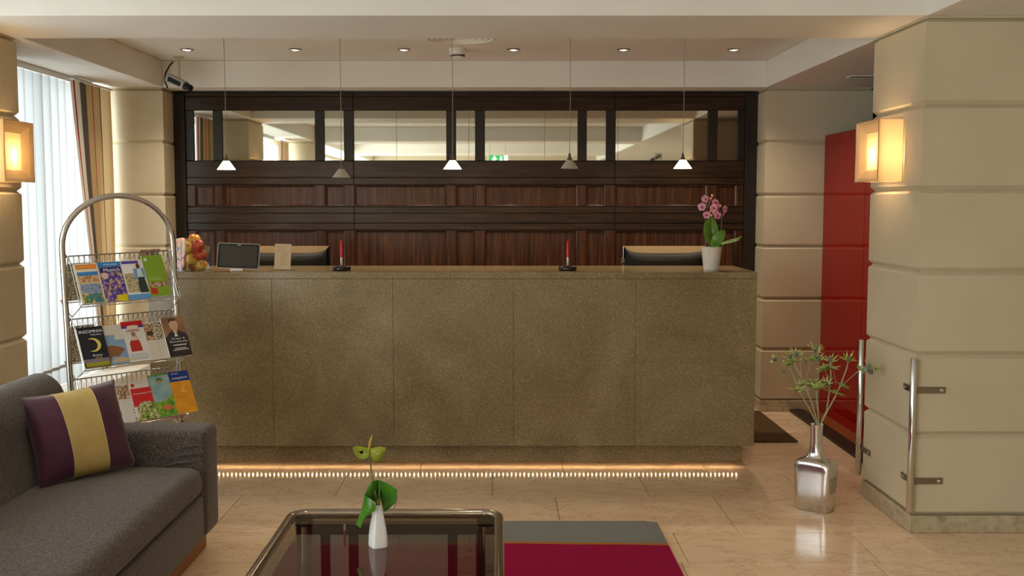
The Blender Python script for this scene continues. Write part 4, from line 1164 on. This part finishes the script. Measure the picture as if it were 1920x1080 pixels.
M_PET = noise_mat('orchid_petal', [(.35, (196, 120, 150)), (.6, (226, 170, 184)), (.8, (238, 206, 206))], 60, 3, .5)
M_LIP = mat('orchid_lip', (150, 44, 96), .5)
def oflower(px, py, dy, r, yaw, pitch):
    c = at(px, py, Y=YO + dy) - po
    T = Matrix.Translation(c) @ Matrix.Rotation(yaw, 4, 'Z') @ Matrix.Rotation(pitch, 4, 'X')
    bm = bmesh.new()
    for k in range(5):
        a = R(90 + 72 * k); wid = (.62 if k in (1, 4) else .44) * r
        d = Vector((math.cos(a), 0, math.sin(a))); s_ = Vector((-math.sin(a), 0, math.cos(a)))
        off = Vector((0, -.0008 * (k % 2) - .0005, 0))
        rows = []
        for f, w in ((.06, .25), (.35, .85), (.65, 1), (.9, .6), (1.0, .12)):
            rows.append([d * r * f + s_ * wid * w * e + off + Vector((0, -.12 * r * f * f + .10 * r * e * e, 0)) for e in (-1, 0, 1)])
        vs = [[bm.verts.new(T @ q_) for q_ in row] for row in rows]
        for a_, b_ in zip(vs, vs[1:]):
            for j in range(2): bm.faces.new((a_[j], a_[j + 1], b_[j + 1], b_[j]))
    fl = build('flower', bm, M_PET, orc, smooth=80)
    bm = bmesh.new(); ball(bm, (0, -.30 * r, -.10 * r), .24 * r, (1, .9, 1.3), 10, 6, M=T); build('lip', bm, M_LIP, fl, smooth=180)
for px, py, dy, r, ya, pi_ in [(1322, 373, -.02, .023, .2, -.1), (1316, 388, -.02, .023, -.4, 0), (1325, 403, -.025, .021, -.2, .15), (1341, 380, -.01, .022, .3, -.15), (1338, 390, -.03, .022, 0, 0),
                               (1345, 386, .015, .020, .5, 0), (1345, 404, -.03, .022, .2, .2), (1341, 397, -.02, .018, -.2, 0), (1359, 392, -.01, .020, .6, 0), (1357, 401, .0, .014, .9, .2)]:
    oflower(px, py, dy, r, ya, pi_)
for px, py in ((1336, 367), (1333, 372), (1351, 386), (1332, 396), (1334, 404)):
    bm = bmesh.new(); ball(bm, at(px, py, Y=YO - .012) - po, .0065, (1, 1, 1.2), 10, 6); build('bud', bm, mat('orchid_bud', (202, 150, 122), .5), orc, smooth=180)

# ------------------------------------------------------------------ floor vase with sea holly
vc = Vector((1.512, 4.90, .0005))
fvz = thing('floor_vase', 'polished silver flask shaped floor vase beside the pillar', 'vase', vc, R(-40))
def flask(a, b, z, e, n=40):
    out = []
    for k in range(n):
        t = 2 * math.pi * k / n; c_, s_ = math.cos(t), math.sin(t)
        out.append(Vector((a * math.copysign(abs(c_) ** (2 / e), c_), b * math.copysign(abs(s_) ** (2 / e), s_), z)))
    return out
prof = [(.076, .048, .0, 6), (.082, .052, .006, 6), (.088, .055, .10, 6), (.092, .057, .18, 6), (.091, .057, .215, 6), (.086, .055, .230, 5), (.073, .050, .240, 4), (.056, .042, .247, 3), (.045, .033, .258, 2.6), (.034, .030, .28, 2.3), (.0285, .028, .31, 2), (.027, .027, .35, 2), (.0285, .028, .395, 2), (.0305, .030, .412, 2), (.0285, .028, .412, 2), (.025, .025, .39, 2), (.024, .024, .33, 2)]
bm = bmesh.new(); loft(bm, [flask(*p_) for p_ in prof]); build('body', bm, mat('polished_aluminium', (214, 212, 212), .18, 1), fvz, smooth=60)

M_ST = noise_mat('sea_holly_stem', [(.3, (150, 150, 112)), (.7, (176, 170, 132))], 20, 2, .6)
M_BR = noise_mat('sea_holly_bract', [(.3, (128, 152, 62)), (.5, (168, 186, 98)), (.7, (210, 216, 168))], 50, 3, .6)
M_HD = noise_mat('sea_holly_head', [(.4, (70, 70, 72)), (.6, (146, 150, 140))], 160, 2, .8, bump=.8, bscale=200)
VB = vc + Vector((0, 0, .405))
def spike(bm, base, d, side, L_, W_, curl):
    rows = []
    nrm = d.cross(side).normalized()
    for f, w in ((0, .35), (.3, 1), (.55, .55), (.62, .85), (.8, .35), (1, .02)):
        p_ = base + d * L_ * f + nrm * curl * L_ * f * f
        rows.append((bm.verts.new(p_ - side * W_ * w), bm.verts.new(p_ + nrm * W_ * .3 * w), bm.verts.new(p_ + side * W_ * w)))
    for a_, b_ in zip(rows, rows[1:]):
        for k in range(2): bm.faces.new((a_[k], a_[k + 1], b_[k + 1], b_[k]))
def star(c, axis, n, L_, W_, spread, seed):
    rnd = random.Random(seed); bm = bmesh.new(); axis = axis.normalized()
    a0 = axis.orthogonal().normalized(); b0 = axis.cross(a0)
    for k in range(n):
        t = 2 * math.pi * (k + rnd.uniform(-.25, .25)) / n
        rad = a0 * math.cos(t) + b0 * math.sin(t); s_ = spread + rnd.uniform(-.15, .15)
        d = (rad * math.cos(s_) + axis * math.sin(s_)).normalized(); side = axis.cross(rad).normalized()
        spike(bm, c, d, side, L_ * rnd.uniform(.75, 1.15), W_, rnd.uniform(-.2, .35))
    return bm
def sea_holly(label, stems, heads, leaves, k0):
    o = thing('sea_holly_stem', label, 'flower', VB, group='sea holly stems in the floor vase')
    for i, (pts, rad) in enumerate(stems):
        bm = bmesh.new(); P_ = [at(x, y_, Y=vc.y + d) - VB for x, y_, d in pts]
        if i == 0: P_ = [Vector((0, 0, -.06))] + P_
        tube(bm, P_, [rad] * (len(P_) - 1) + [rad * .7], 7); build('stem' if i == 0 else 'branch', bm, M_ST, o, smooth=60)
    for i, (x, y_, d, r, ax) in enumerate(heads):
        c = at(x, y_, Y=vc.y + d) - VB; ax = Vector(ax).normalized()
        bm = bmesh.new(); M_ = Matrix.Translation(c) @ ax.to_track_quat('Z', 'Y').to_matrix().to_4x4(); ball(bm, (0, 0, 0), r, (1, 1, 1.35), 12, 8, M=M_)
        hd = build('flower_head', bm, M_HD, o, smooth=180)
        build('bracts', star(c - ax * r * .8, ax, 10, r * 5.0, r * .55, .45, k0 * 31 + i), M_BR, hd, smooth=80)
    for i, (x, y_, d, L_, ax, sp) in enumerate(leaves):
        c = at(x, y_, Y=vc.y + d) - VB
        build('leaf_whorl', star(c, Vector(ax), 12, L_ * 1.2, .0135, sp, k0 * 57 + i), M_BR, o, smooth=80)
sea_holly('sea holly stem leaning furthest towards the counter, with a forked tip',
          [([(1533, 797, 0), (1518, 767, .02), (1501, 737, .03), (1489, 708, .03), (1481, 688, .03), (1479, 674, .03)], .0032), ([(1481, 690, .03), (1468, 680, .02), (1454, 674, .02)], .0015), ([(1481, 690, .03), (1474, 697, .02), (1470, 698, .01)], .0015)],
          [(1452, 674, .02, .009, (-1, 0, .3)), (1482, 669, .03, .010, (-.2, -.3, 1)), (1469, 698, .01, .006, (-1, 0, -.2))], [(1499, 731, .03, .05, (-.2, 0, 1), .1), (1479, 685, .03, .042, (-.2, 0, 1), .3)], 1)
sea_holly('sea holly stem with the tallest starry head',
          [([(1534, 797, 0), (1523, 757, -.02), (1511, 726, -.03), (1502, 706, -.03), (1491, 686, -.03), (1491, 668, -.03)], .0034), ([(1510, 715, -.03), (1515, 697, -.02), (1520, 680, -.02), (1528, 660, -.02)], .0020), ([(1503, 716, -.03), (1502, 695, -.04), (1500, 680, -.04)], .0016)],
          [(1493, 664, -.03, .011, (0, -.3, 1)), (1529, 656, -.02, .011, (.1, -.3, 1)), (1510, 677, -.03, .006, (-.4, 0, 1)), (1534, 672, -.02, .010, (.2, -.6, 1))], [(1509, 722, -.03, .045, (-.2, 0, 1), .2), (1525, 676, -.02, .032, (0, 0, 1), .2), (1491, 679, -.03, .032, (0, 0, 1), .3)], 2)
sea_holly('short sea holly stem with a low green rosette',
          [([(1535, 797, 0), (1534, 770, -.03), (1531, 738, -.05), (1529, 722, -.05)], .0034)],
          [(1528, 718, -.05, .010, (0, -.4, 1))], [(1530, 732, -.05, .055, (0, 0, 1), .55)], 3)
sea_holly('upright sea holly stem standing in front of the red panel',
          [([(1537, 797, 0), (1550, 770, .02), (1555, 735, .03), (1558, 700, .02), (1557, 680, .02)], .0034), ([(1552, 726, .03), (1551, 706, .03), (1546, 690, .03)], .0018), ([(1568, 722, .02), (1565, 706, .02), (1562, 695, .02)], .0016)],
          [(1557, 675, .02, .011, (0, -.4, 1)), (1549, 719, .0, .009, (-.3, -.6, .6))], [(1557, 692, .02, .048, (0, 0, 1), .25), (1547, 694, .03, .035, (-.4, 0, 1), .3)], 4)
sea_holly('sea holly stem leaning towards the pillar with a nodding side head',
          [([(1538, 797, 0), (1553, 768, -.01), (1567, 742, -.02), (1579, 714, -.02), (1588, 690, -.02), (1590, 678, -.02)], .0034), ([(1575, 726, -.02), (1592, 711, -.02), (1611, 694, -.02), (1624, 689, -.02), (1642, 691, -.02)], .0018)],
          [(1590, 674, -.02, .011, (.1, -.3, 1)), (1629, 687, -.02, .009, (.6, -.4, .5)), (1644, 692, -.02, .008, (1, -.2, -.2))], [(1565, 736, -.02, .052, (.2, 0, 1), .05), (1581, 726, -.02, .035, (.5, 0, 1), .3), (1612, 694, -.02, .032, (.7, 0, .6), .2)], 5)

# ------------------------------------------------------------------ chrome corner rails
def corner_rail(x, y, zb, zt, brackets, label, facing):
    o = thing('corner_guard_rail', label, 'rail', (x, y, zb), group=None)
    bm = bmesh.new(); lathe(bm, [(.0135, 0), (.015, .002), (.015, zt - zb - .002), (.0135, zt - zb)], 18); build('bar', bm, M_CHROME, o, smooth=40)
    for z in brackets:
        for kind in facing:
            bm = bmesh.new()
            if kind == 'front':      # strap on the wall face turned to the seating area
                xa, xb, yw = .010, XR + .135 - x, YF - y
                merge(bm, bbox(xa, xb, yw - .008, yw - .002, z - zb - .014, z - zb + .014, .002))
                b = build('bracket', bm, M_STEEL, o)
                bm = bmesh.new(); lathe(bm, [(.008, 0), (.008, .004), (.004, .006)], 14, M=Matrix.Translation((xb - .018, yw - .008, z - zb)) @ Matrix.Rotation(R(90), 4, 'X')); build('screw', bm, M_CHROME, b, smooth=40)
            else:                    # strap on the side face turned to the counter
                s = 1 if facing[0] != 'back' else -1
                ya, yb, xw = s * .010, s * .125, XR - x
                merge(bm, bbox(xw - .008, xw - .002, min(ya, yb), max(ya, yb), z - zb - .014, z - zb + .014, .002))
                b = build('bracket', bm, M_STEEL, o)
                bm = bmesh.new(); lathe(bm, [(.008, 0), (.008, .004), (.004, .006)], 14, M=Matrix.Translation((xw - .008, yb - s * .02, z - zb)) @ Matrix.Rotation(R(-90), 4, 'Y')); build('screw', bm, M_CHROME, b, smooth=40)
corner_rail(XR - .012, YF - .018, .100, .782, (.640, .235), 'upright chrome guard rail on the front corner of the grooved wall', ['front', 'side'])
corner_rail(XR - .016, YB + .018, .098, .782, (.640, .235), 'upright chrome guard rail on the back corner of the grooved wall', ['back'])
